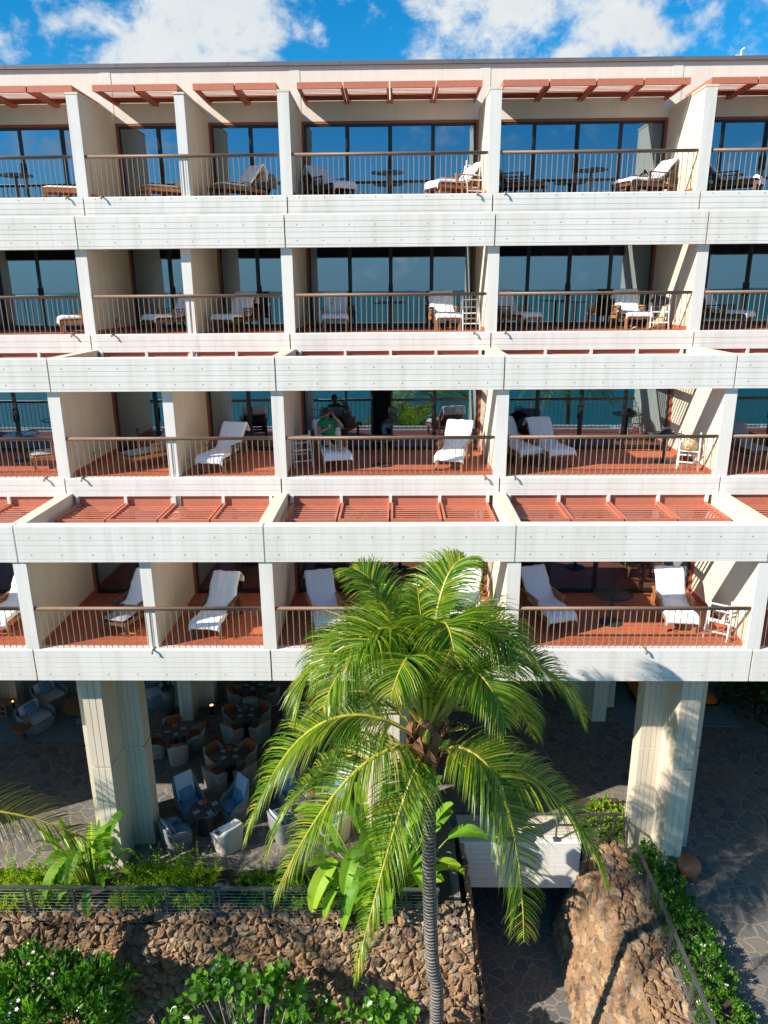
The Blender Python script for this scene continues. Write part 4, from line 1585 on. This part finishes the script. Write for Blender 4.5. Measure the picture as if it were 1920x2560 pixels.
# lounge corner at the left
tag(structure(bpy.data.objects['ground']) and (lambda m: (m.box(-14.6, -8.4, 20.3, 24.6, 0, .012), m.build('rug', 'rug'))[1])(MB()), 'grey-blue rug under the woven lounge chairs at the left', 'rug')
L0 = None
for x, y, rz, d in [(-11.95, 21.15, 62, 'nearest, beside the small stump table'), (-12.1, 22.5, 55, 'second, behind the nearest one'), (-10.9, 23.2, 10, 'half hidden beyond the live-edge table'), (-8.4, 22.7, -60, 'right of the left column, mostly in the dark')]:
    lab = 'big woven lounge chair with pale cushions, ' + d
    if L0 is None:
        L0 = tub_chair('woven_armchair', lab, 'armchair', (x, y, .012), R_(rz), 'woven lounge chairs on the rug', 'grey_wicker', .56, .54, .72, .56, .36, .32, 'pale_fabric', 'blue_fabric')
    else:
        dup(L0, (x, y, .012), R_(rz), lab, 'woven lounge chairs on the rug')


def stump(name, label, x, y, r, h, seed):
    t = thing(name, label, 'table', (x, y, .012))
    off = V((seed * 7.3, 0, 0))
    m = MB()
    out = []
    for i in range(28):
        a = 2 * math.pi * i / 28
        k = r * (1 + .32 * noise.noise(V((math.cos(a) * 1.6, math.sin(a) * 1.6, 0)) + off))
        out.append((k * math.cos(a), k * math.sin(a)))
    m.prism(out, h - .07, h)
    m.build('tabletop', 'stump_wood', t)
    m = MB()
    m.lathe([(r * .5, 0), (r * .32, h * .4), (r * .45, h - .07)], n=14)
    m.build('base', 'dark_teak', t)


stump('side_table', 'small round stump table in front of the nearest woven chair', -12.1, 20.4, .30, .46, 1)
stump('coffee_table', 'large live-edge wooden table on the grey-blue rug', -10.75, 21.9, .62, .42, 2)
m = MB()
m.box(-.11, .11, -.15, .15, 0, .006, Matrix.Translation((-10.67, 21.45, .014)) @ Matrix.Rotation(.4, 4, 'Z'))
tag(m.build('magazine', 'pale_cloth'), 'pale blue leaflet lying on the rug by the live-edge table', 'leaflet')
t = thing('wooden_stool', 'slatted orange wooden stool by the column at the far left edge', 'stool', (-13.3, 21.6, 0))
for sx in (-1, 1):
    for sy in (-1, 1):
        m = MB()
        m.box(sx * .2 - .02, sx * .2 + .02, sy * .2 - .02, sy * .2 + .02, 0, .62)
        m.build('leg', 'teak', t)
m = MB()
m.box(-.22, .22, -.22, .22, .62, .65)
m.build('seat', 'teak', t)
for z in (.2, .4):
    m = MB()
    m.box(-.18, .18, -.215, -.185, z, z + .03)
    m.build('rung', 'teak', t)
for x, y, z, lab in ((-13.25, 22.1, .0, 'small lit brass lamp by the column at the far left edge'), (-6.3, 21.9, 0, 'small lit uplight at the foot of the back column')):
    t = thing('uplight', lab, 'lamp', (x, y, z))
    m = MB()
    m.lathe([(.07, 0), (.07, .3), (.085, .34), (.06, .34)], n=14)
    m.build('housing', 'black_metal', t)
    m = MB()
    m.lathe([(.06, .345), (.05, .36), (.0, .362)], n=14)
    m.build('lens', 'lamp_glow', t)
t = thing('tall_planter', 'tall dark round planter beside the back column', 'planter', (-7.75, 21.9, 0))
m = MB()
m.lathe([(.16, 0), (.2, .5), (.24, 1.0), (.21, 1.0), (.2, .94), (0, .94)], n=22)
m.build('pot', 'grey_metal', t, smooth=True)
m = MB()
for k in range(14):
    a = k * 2.4
    m.leaf((.05 * math.cos(a), .05 * math.sin(a), .94), V((.35 * math.cos(a), .35 * math.sin(a), 1)).normalized(), V((-math.sin(a), math.cos(a), 0)), V((math.cos(a), math.sin(a), 0)), rnd.uniform(.5, .8), .05, .2, .2)
m.build('leaves', 'dark_leaf', t)

# right side: daybed, rug and pouf
m = MB()
m.box(7.4, 11.4, 21.2, 26, 0, .012)
tag(m.build('rug', 'rug'), 'grey rug under the orange daybed behind the right column', 'rug')
t = thing('daybed', 'wide low orange daybed on the grey rug behind the right column', 'daybed', (9.62, 23.4, .012))
m = MB()
m.box(-1.36, 1.36, -1.2, 1.3, .0, .14)
m.build('base', 'dark_teak', t)
for s in (-1, 1):
    m = MB()
    m.pillow(1.38, 2.5, .34, Matrix.Translation((s * .69, 0, .28)), 10, 14, .12)
    m.build('mattress', 'orange_bed', t, smooth=True)
m = MB()
m.tube([(-1.2, 1.05, .6), (1.2, 1.05, .6)], .17, 14)
m.build('bolster', 'orange_bed', t, smooth=True)


def pouf(label, x, y, top, low, k_=.7):
    t = thing('pouf', label, 'pouf', (x, y, 0))
    t.scale = (k_, k_, 1.0)
    m = MB()
    m.lathe([(.2, .1), (.36, .16), (.42, .3), (.4, .4), (.39, .41), (.375, .44), (0, .445)], n=30)
    m.build('seat', top, t, smooth=True)
    for k in range(4):
        a = k * math.pi / 2 + .5
        m = MB()
        m.tube([(.24 * math.cos(a), .24 * math.sin(a), .14), (.27 * math.cos(a), .27 * math.sin(a), 0)], [.06, .045], 10)
        m.build('foot', low, t)


pouf('terracotta round stool on stubby feet at the base of the right column', 7.1, 14.75, 'terracotta', 'terracotta')
pouf('orange round stool behind the banana plant at the left column', -7.62, 15.25, 'orange_bed', 'dark_teak', .6)
t = thing('stone_ball', 'dark glazed ball standing among the bright green plants by the railing', 'garden ball', (-4.14, 13.95, .1))
m = MB()
m.lathe([(.001 + .21 * math.sin(math.pi * i / 14), .21 - .21 * math.cos(math.pi * i / 14)) for i in range(15)], n=26)
m.build('ball', 'dark_glaze', t, smooth=True)

# ---------------------------------------------------------------- plants
UP = V((0, 0, 1))


def rand_dir(rr, zmin=-1):
    while True:
        q = V((rr.uniform(-1, 1), rr.uniform(-1, 1), rr.uniform(-1, 1)))
        if .05 < q.length < 1 and q.normalized().z > zmin:
            return q.normalized()


def frond(name, mats, parent, base, mid, tip, seed, W_=.78, N=84, dens=1.0, grav=.55):
    rr = random.Random(seed)
    base, mid, tip = V(base), V(mid), V(tip)
    c = mid * 2 - (base + tip) * .5
    P = lambda t: base * (1 - t) ** 2 + c * 2 * t * (1 - t) + tip * t * t
    D = lambda t: ((c - base) * (1 - t) + (tip - c) * t).normalized()
    m = MB()
    m.m = 1
    K = 16
    m.tube([P(i / K) for i in range(K + 1)], [.034 * (1 - i / K) ** .7 + .005 for i in range(K + 1)], 6)
    m.m = 0
    LL = (mid - base).length + (tip - mid).length
    for sgn in (-1, 1):
        for i in range(N):
            t = .13 + .87 * (i + rr.uniform(-.3, .3)) / (N - 1)
            t = min(1, max(.1, t))
            if rr.random() > dens:
                continue
            p, d = P(t), D(t)
            sd = d.cross(UP)
            if sd.length < .15:
                sd = V((1, 0, 0))
            sd.normalize()
            n = sd.cross(d).normalized()
            L = W_ * (math.sin(math.pi * (.16 + .78 * t)) ** .7) * rr.uniform(.88, 1.1) * (.55 if t > .97 else 1)
            fwd = .45 + .75 * t ** 2
            q = (sd * sgn + d * fwd + n * rr.uniform(.12, .4)).normalized()
            m.tint = max(0, min(1, rr.gauss(.5, .27) + (.2 if t > .9 else 0)))
            wd = .012 * rr.uniform(.8, 1.25)
            S = 4
            pts = [p]
            g = grav * rr.uniform(.75, 1.3)
            for s in range(S):
                pts.append(pts[-1] + q * L / S)
                q = (q + V((0, 0, -1)) * g * (.35 + .35 * s) * .55).normalized()
            wn = (d * .8 + n * rr.uniform(-.7, .7)).normalized()
            vs = []
            for s, pp in enumerate(pts):
                ww = wd * (.7, 1, .85, .55, .06)[s]
                vs += [pp - wn * ww, pp + wn * ww]
            m.add(vs, [(2 * s, 2 * s + 1, 2 * s + 3, 2 * s + 2) for s in range(S)])
    return m.build(name, mats, parent)


palm = thing('coconut_palm', 'coconut palm with a ringed grey trunk and drooping bright fronds in front of the hotel', 'palm tree', (0, 0, 0))
m = MB()
prof = []
for i in range(41):
    t = i / 40
    z = -3.05 + 9.3 * t
    x = .74 + .05 * math.sin(t * 7) - .235 * t ** 2 + (.06 * math.sin((t - .35) * 9) if t < .5 else 0)
    prof.append((x, 10.62 + .05 * math.sin(t * 5), z))
m.tube(prof, [(.146 - .032 * (i / 40) + .012 * noise.noise(V((i * .7, 0, 0))) + .008 * noise.noise(V((i * 2.3, 4, 0)))) for i in range(41)], 16)
m.build('trunk', 'palm_bark', palm, smooth=True)
m = MB()
m.lathe([(.14, -.15), (.2, .05), (.24, .3), (.2, .6), (.1, .95), (.02, 1.15)], (0.504, 10.638, 6.145), 14)
for k in range(16):
    a = k * 2.399
    z = 6.100 + .044 * k
    c = V((0.504 + .17 * math.cos(a), 10.638 + .17 * math.sin(a), z))
    m.leaf(c, V((.5 * math.cos(a), .5 * math.sin(a), .85)).normalized(), V((-math.sin(a), math.cos(a), 0)), V((math.cos(a), math.sin(a), 0)), .5, .22, .3, .3)
m.build('crown_shaft', 'fibre_brown', palm, smooth=True)
FR = [((0.0, 10.266, 8.8), (-1.195, 9.735, 8.313), 0.9), ((-0.204, 11.151, 8.844), (-0.708, 11.417, 9.331), 0.7), ((1.053, 10.532, 8.755), (1.814, 9.912, 8.446), 0.9), ((0.708, 11.239, 8.844), (1.151, 11.682, 9.463), 0.7), ((1.947, 10.797, 8.012), (3.08, 10.62, 7.012), 0.85), ((1.681, 11.594, 7.074), (2.628, 12.302, 5.525), 0.8), ((1.593, 9.823, 6.366), (2.035, 9.337, 3.755), 0.95), ((2.434, 10.443, 5.879), (3.531, 10.266, 4.189), 0.85), ((-1.257, 10.443, 7.03), (-2.522, 10.266, 5.065), 1.0), ((-0.717, 9.912, 6.455), (-1.956, 9.558, 4.508), 0.9), ((-1.328, 11.239, 5.569), (-2.434, 11.417, 3.623), 0.85), ((0.0, 9.735, 5.746), (-0.708, 9.293, 3.003), 0.72), ((-0.991, 10.797, 8.083), (-1.681, 10.797, 6.897), 0.9), ((-0.398, 9.912, 8.579), (-1.062, 9.293, 8.047), 0.8), ((0.266, 9.691, 8.667), (-0.089, 8.938, 8.446), 0.75), ((1.062, 9.735, 8.402), (1.549, 9.116, 7.87), 0.75), ((-0.796, 11.682, 6.897), (-1.77, 12.302, 5.304), 0.85), ((0.266, 11.505, 8.402), (0.089, 12.213, 8.667), 0.8), ((0.443, 10.62, 8.136), (0.31, 10.62, 9.463), 0.5), ((-0.443, 10.532, 8.579), (-1.328, 10.178, 8.047), 0.95), ((0.664, 10.089, 8.933), (0.841, 9.381, 8.755), 0.85), ((-0.133, 10.045, 8.755), (-0.664, 9.47, 8.579), 0.8), ((1.372, 10.797, 8.446), (2.212, 10.708, 7.959), 0.9), ((0.177, 10.443, 8.313), (-0.221, 10.089, 9.198), 0.6)]
for i, (md, tp, wf) in enumerate(FR):
    a = math.atan2(md[1] - 10.62, md[0] - .5)
    bz = 6.410 + max(0, min(.68, (md[2] - 6.189) * .28))
    frond('frond', ['palm_leaf', 'rachis'], palm, (0.504 + .11 * math.cos(a), 10.638 + .11 * math.sin(a), bz), md, tp, 40 + i, 1.2 * wf, 165, .88, .8)
for (c, d, L) in (((0.487, 10.487, 6.631), (.0, -.5, .85), .55), ((0.664, 10.532, 6.499), (.45, -.5, .75), .45), ((0.372, 10.487, 6.322), (-.4, -.8, .1), .4), ((0.549, 10.443, 6.278), (.1, -.9, -.25), .35)):
    m = MB()
    c, d = V(c), V(d).normalized()
    m.tube([c, c + d * L * .3, c + d * L * .7, c + d * L], [.04, .07, .06, .01], 10)
    m.build('spathe', 'spathe', palm, smooth=True)
for k, (cx_, cy_, cz_) in enumerate(((0.903, 10.443, 6.587), (0.867, 10.708, 6.809), (-0.044, 10.399, 6.189), (0.177, 10.443, 6.145))):
    rr = random.Random(k)
    m = MB()
    for j in range(14):
        e = V((cx_ + rr.uniform(-.28, .28), cy_ + rr.uniform(-.2, .1), cz_ + rr.uniform(-.25, .2)))
        m.tube([(0.504, 10.62, 6.499), (V((0.504, 10.62, 6.499)) + e) / 2 + V((0, 0, .1)), e], .006, 4, False)
        for q in range(5):
            pnt = e + V((rr.uniform(-.06, .06), rr.uniform(-.06, .06), rr.uniform(-.05, .05)))
            m.lathe([(.004, -.014), (.014, 0), (.004, .014)], tuple(pnt), 6)
    m.build('flower_spray', 'fruit_yellow', palm)

p2 = thing('coconut_palm', 'second palm whose olive frond reaches in at the left edge of the picture', 'palm tree', (0, 0, 0))
m = MB()
m.tube([(-10.6 + .25 * math.sin(i * .12), 10.9, -4.05 + 8.6 * i / 24) for i in range(25)], [.18 - .03 * i / 24 for i in range(25)], 14)
m.build('trunk', 'palm_bark', p2, smooth=True)
for i, (md, tp) in enumerate([((-8.0, 11.45, 4.55), (-5.9, 11.55, 3.75)), ((-11.5, 12.2, 5.6), (-12.2, 13.6, 4.2)), ((-12.2, 10.6, 5.5), (-13.9, 10.2, 3.6)), ((-11.4, 9.6, 5.6), (-12, 8.2, 4)), ((-9.6, 9.7, 5.4), (-9.3, 8.2, 3.8)), ((-10.5, 11, 6), (-10.1, 11.6, 7.6))]):
    frond('frond', ['olive_leaf', 'rachis'], p2, (-10.4, 10.95, 4.5), md, tp, 90 + i, 1.15, 110, 1, .75)


for (px_, py_, pz_, sd_, lab_) in ((2.2, -4.5, 7.6, 200, 'palm mirrored in the third-floor windows of the middle balcony'), (10.5, -5.0, 7.8, 220, 'palm mirrored in the third-floor windows of the right-hand balcony')):
    p3 = thing('coconut_palm', lab_, 'palm tree', (px_, py_, -3.05))
    m = MB()
    m.tube([(.2 * math.sin(i * .15), 0, (pz_ + 3.0) * i / 20) for i in range(21)], [.18 - .04 * i / 20 for i in range(21)], 12)
    m.build('trunk', 'palm_bark', p3, smooth=True)
    rr = random.Random(sd_)
    for i in range(15):
        a = i * 2.4
        up_ = rr.uniform(-.3, 1.0)
        L_ = rr.uniform(2.6, 3.4)
        b0 = V((.2 * math.sin(3), 0, pz_ + 3.0))
        frond('frond', ['palm_leaf', 'rachis'], p3, b0, b0 + V((math.cos(a) * L_ * .55, math.sin(a) * L_ * .55, .5 + up_ * .6)), b0 + V((math.cos(a) * L_, math.sin(a) * L_, -.9 + up_ * 1.3)), sd_ + i, 1.0, 60, 1, .7)


def banana_leaf(m, base, d, L, Wd, seed, droop=.5, tears=.15):
    rr = random.Random(seed)
    d = V(d).normalized()
    p = V(base)
    S = 12
    cen, dirs = [p], [d]
    for s in range(S):
        p = p + d * L / S
        d = (d + V((0, 0, -1)) * droop * .16 * (.4 + s / S)).normalized()
        cen.append(p)
        dirs.append(d)
    m.tint = max(0, min(1, rr.gauss(.55, .25)))
    roll = rr.uniform(-.5, .5)
    for sg in (-1, 1):
        fr = []
        for s in range(S + 1):
            t = s / S
            sd = dirs[s].cross(UP)
            if sd.length < .1:
                sd = V((1, 0, 0))
            sd.normalize()
            n = sd.cross(dirs[s])
            w_ = Wd * .5 * (math.sin(math.pi * min(1, .06 + .94 * t) ** .8) ** .6 if t < 1 else 0) * (1 + .06 * rr.uniform(-1, 1))
            e = (sd * sg * math.cos(roll * sg + .35) + n * math.sin(.35 + roll * sg)).normalized()
            fr.append((cen[s], cen[s] + e * w_ + dirs[s] * w_ * .25))
        for s in range(S):
            a, b_ = fr[s], fr[s + 1]
            if rr.random() < tears:
                mid = (a[1] * .72 + b_[1] * .28)
                m.add([a[0], b_[0], mid.lerp(b_[0], .1), a[1]], [(0, 1, 2, 3)])
            else:
                m.add([a[0], b_[0], b_[1], a[1]], [(0, 1, 2, 3)])
    return cen


def banana(label, x, y, z, n, spread, hmin, hmax, L, Wd, seed, over=0):
    t = thing('banana_plant', label, 'plant', (x, y, z))
    rr = random.Random(seed)
    for i in range(n):
        a = rr.uniform(0, 2 * math.pi) if i >= over else rr.uniform(-2.3, -.9)
        r0 = rr.uniform(0, spread)
        b0 = V((math.cos(a) * r0 * .4, math.sin(a) * r0 * .15, 0))
        h = rr.uniform(hmin, hmax)
        out = V((math.cos(a) * r0, math.sin(a) * min(r0, .5) * .8, h))
        m = MB()
        m.m = 1
        m.tube([b0, (b0 + out) / 2 + V((0, 0, h * .12)), out], [.028, .02, .012], 6)
        m.m = 0
        el = rr.uniform(.45, 1.3) if i >= over else rr.uniform(-.2, .3)
        banana_leaf(m, out, V((math.cos(a) * math.cos(el), math.sin(a) * math.cos(el), math.sin(el))), L * rr.uniform(.75, 1.2), Wd * rr.uniform(.8, 1.2), seed * 50 + i, rr.uniform(.3, 1.0) if i >= over else 1.6)
        m.build('leaf', ['banana_leaf', 'spathe'], t, smooth=True)
    return t


banana('broad-leaved banana-like plant by the left column behind the railing', -7.35, 14.3, .02, 34, .8, .3, 1.5, .85, .27, 11, 4)
banana('large bright banana-like clump behind the palm trunk at the end of the rock wall', -.4, 14.15, .02, 58, 1.85, .3, 2.2, 1.1, .36, 12, 13)


def shrub(name, label, cat, c, rad, nleaf, L, Wd, mat, seed, shell=.5, flowers=None, upb=.6, clump=26, branches=10, group=None):
    t = thing(name, label, cat, c, 0, group)
    rr = random.Random(seed)
    rx, ry, rz = rad
    m = MB()
    heads = []
    for i in range(max(1, nleaf // clump)):
        q = rand_dir(rr, -.35)
        k = rr.uniform(shell, 1) * (1 + .28 * noise.noise(q * 2.2 + V((seed, 0, 0))))
        h = V((q.x * rx * k, q.y * ry * k, q.z * rz * k))
        heads.append((h, q))
        base_t = rr.gauss(.5, .2)
        for j in range(clump):
            d = (rand_dir(rr, -.3) + q * .7 + UP * upb * .5).normalized()
            p = h + rand_dir(rr) * rr.uniform(0, L * 1.3)
            sd = d.cross(rand_dir(rr)).normalized()
            m.tint = max(0, min(1, base_t + rr.gauss(0, .18)))
            m.leaf(p, d, sd, sd.cross(d), L * rr.uniform(.7, 1.2), Wd * rr.uniform(.8, 1.2), .2, .2)
    m.build('foliage', mat, t)
    m = MB()
    for h, q in heads[:branches]:
        m.tube([(0, 0, -rz), h * .5 + V((0, 0, -rz * .4)), h], [.03, .02, .006], 5, False)
    m.build('branches', 'bark_grey', t)
    if flowers:
        fm = MB()
        for h, q in rr.sample(heads, min(flowers[0], len(heads))):
            for j in range(flowers[2]):
                p = h + q * L * 1.2 + rand_dir(rr) * L * .7
                for k in range(5):
                    a = k * 1.2566
                    s1 = q.cross(V((.3, .5, .8))).normalized()
                    s2 = q.cross(s1)
                    d = (s1 * math.cos(a) + s2 * math.sin(a) + q * .3).normalized()
                    fm.leaf(p, d, d.cross(q).normalized(), q, flowers[3], flowers[3] * .6, .1, .1)
        fm.build('flowers', flowers[1], t)
    return t


# bottom left flowering bush and the round-leaved shrubs in front of the rock wall
shrub('flowering_bush', 'glossy dark green bush with pale pink flowers in the bottom left corner', 'bush', (-7.45, 11.6, -1.15), (1.9, 1.1, 1.85), 7600, .19, .07, 'shrub_leaf', 21, .6, (34, 'flower_pink', 6, .045), .8)


def sprays(name, label, cat, loc, ext, n, H, mat, seed, group=None):
    # fern-like upright sprays with two rows of small leaflets
    t = thing(name, label, cat, loc, 0, group)
    rr = random.Random(seed)
    m = MB()
    for i in range(n):
        x, y = rr.uniform(-ext[0], ext[0]), rr.uniform(-ext[1], ext[1])
        k = 1 - .6 * (abs(x) / ext[0]) ** 2
        h = H * k * rr.uniform(.5, 1.1)
        a = rr.uniform(0, 6.28)
        d = V((.45 * math.cos(a), .45 * math.sin(a) - .25, 1)).normalized()
        p = V((x, y, rr.uniform(0, H * .35 * k)))
        bt = rr.gauss(.5, .2)
        S = 9
        for s in range(S):
            p = p + d * h / S
            d = (d + V((math.cos(a) * .08, math.sin(a) * .08, -.05))).normalized()
            sd = d.cross(V((math.cos(a + 1), math.sin(a + 1), .2))).normalized()
            for sg in (-1, 1):
                m.tint = max(0, min(1, bt + rr.gauss(0, .15) + .25 * (s / S - .4)))
                dd = (sd * sg + d * .6 + rand_dir(rr) * .4).normalized()
                m.leaf(p, dd, d, dd.cross(d), .085 * rr.uniform(.7, 1.2) * (1.15 - .5 * s / S), .04, .15, .15)
    m.build('foliage', mat, t)
    return t


GF = 'bright green plants behind the railing'
sprays('fern_bush', 'bright green feathery bush behind the railing at the far left', 'bush', (-9.0, 14.1, .0), (1.3, .5), 330, .62, 'fern_leaf', 31, GF)
sprays('fern_bush', 'tall bright green feathery bush left of the dark ball', 'bush', (-5.5, 14.15, .0), (1.1, .55), 420, .85, 'fern_leaf', 32, GF)
sprays('fern_bush', 'low dark green feathery bush right of the dark ball', 'bush', (-2.95, 14.2, .0), (.85, .45), 230, .5, 'shrub_leaf', 33, GF)
sprays('fern_bush', 'bright green fern under the banana-like clump', 'bush', (-1.6, 13.95, .0), (1.1, .35), 220, .45, 'fern_leaf', 34, GF)


def clusia(label, base, tips, seed, nl=13, Lf=.16):
    t = thing('round_leaved_shrub', label, 'bush', base, 0, 'round-leaved shrubs before the rock wall')
    rr = random.Random(seed)
    m, bm = MB(), MB()
    for tp in tips:
        h = V(tp)
        q = (V((h.x * .5, h.y * .4 - .35, .9))).normalized()
        b0 = V((h.x * .25, h.y * .2, 0))
        bm.tube([b0, b0.lerp(h, .5) + V((rr.uniform(-.15, .15), 0, .1)), h], [.035, .024, .01], 6, False)
        bt = rr.gauss(.5, .2)
        for j in range(nl):
            d = (rand_dir(rr, -.2) + q * .35).normalized()
            sd = d.cross((q + rand_dir(rr) * .5)).normalized()
            nn = sd.cross(d)
            if nn.dot(q) < 0:
                nn = -nn
            m.tint = max(0, min(1, bt + rr.gauss(0, .15)))
            p = h + rand_dir(rr) * .12 - q * rr.uniform(0, .18)
            L, Wd = Lf * rr.uniform(.75, 1.15), Lf * .8
            pts = []
            for k, (u, ww) in enumerate(((.0, .05), (.2, .36), (.5, .5), (.8, .42), (1.0, .12))):
                pts.append((p + d * L * u, ww * Wd))
            vs = []
            for (c_, ww) in pts:
                vs += [c_ - sd * ww + nn * ww * .22, c_, c_ + sd * ww + nn * ww * .22]
            fs = []
            for k in range(4):
                fs += [(3 * k, 3 * k + 1, 3 * k + 4, 3 * k + 3), (3 * k + 1, 3 * k + 2, 3 * k + 5, 3 * k + 4)]
            m.add(vs, fs)
    m.build('foliage', 'clusia_leaf', t, smooth=True)
    bm.build('branches', 'bark_grey', t, smooth=True)


rr = random.Random(5)
tips = []
for i in range(84):
    x = rr.uniform(-1.75, 1.7)
    top = 3.55 - .42 * abs(x + .2) ** 1.5
    tips.append((x, rr.uniform(-.55, .35), top - abs(rr.gauss(0, .8))))
clusia('sparse shrub with round bright green leaves and pale branches in front of the rock wall', (-3.0, 11.75, -3.0), tips, 51)
tips = [(rr.uniform(-.8, .55), rr.uniform(-.5, .3), 2.75 - abs(rr.gauss(0, .6))) for i in range(22)]
clusia('smaller round-leaved shrub left of the palm trunk', (-.25, 11.6, -3.0), tips, 52)

# right-hand hedge along the railing and the planting at the bridge corner
shrub('hedge', 'glossy hedge with small white flowers along the right-hand railing', 'hedge', (6.4, 11.6, .1), (.52, 4.1, .5), 15000, .075, .04, 'shrub_leaf', 61, .55, (46, 'flower_white', 3, .028), .9, 22, 14)
shrub('corner_shrub', 'light green leafy shrub at the corner between the footbridge and the right column', 'bush', (5.65, 16.6, .05), (.75, .8, .42), 2400, .075, .045, 'fern_leaf', 62, .5, None, .9, 22, 8)
shrub('hedge_end', 'white flowered shrub at the foot of the right column', 'bush', (6.35, 14.9, .12), (.55, .7, .5), 2000, .07, .04, 'shrub_leaf', 63, .5, (18, 'flower_white', 3, .03), .9, 22, 8)
shrub('dark_shrub', 'dark broad-leaved shrub at the back right edge of the terrace', 'bush', (12.4, 22.4, .5), (1.2, 1.3, 1.0), 900, .3, .13, 'dark_leaf', 64, .4, None, .4, 10, 8)
shrub('dark_shrub', 'tall dark shrub behind the terrace at the far right', 'bush', (12.9, 25.0, 1.0), (1.5, 1.5, 1.6), 1000, .34, .12, 'dark_leaf', 65, .4, None, .4, 10, 8)
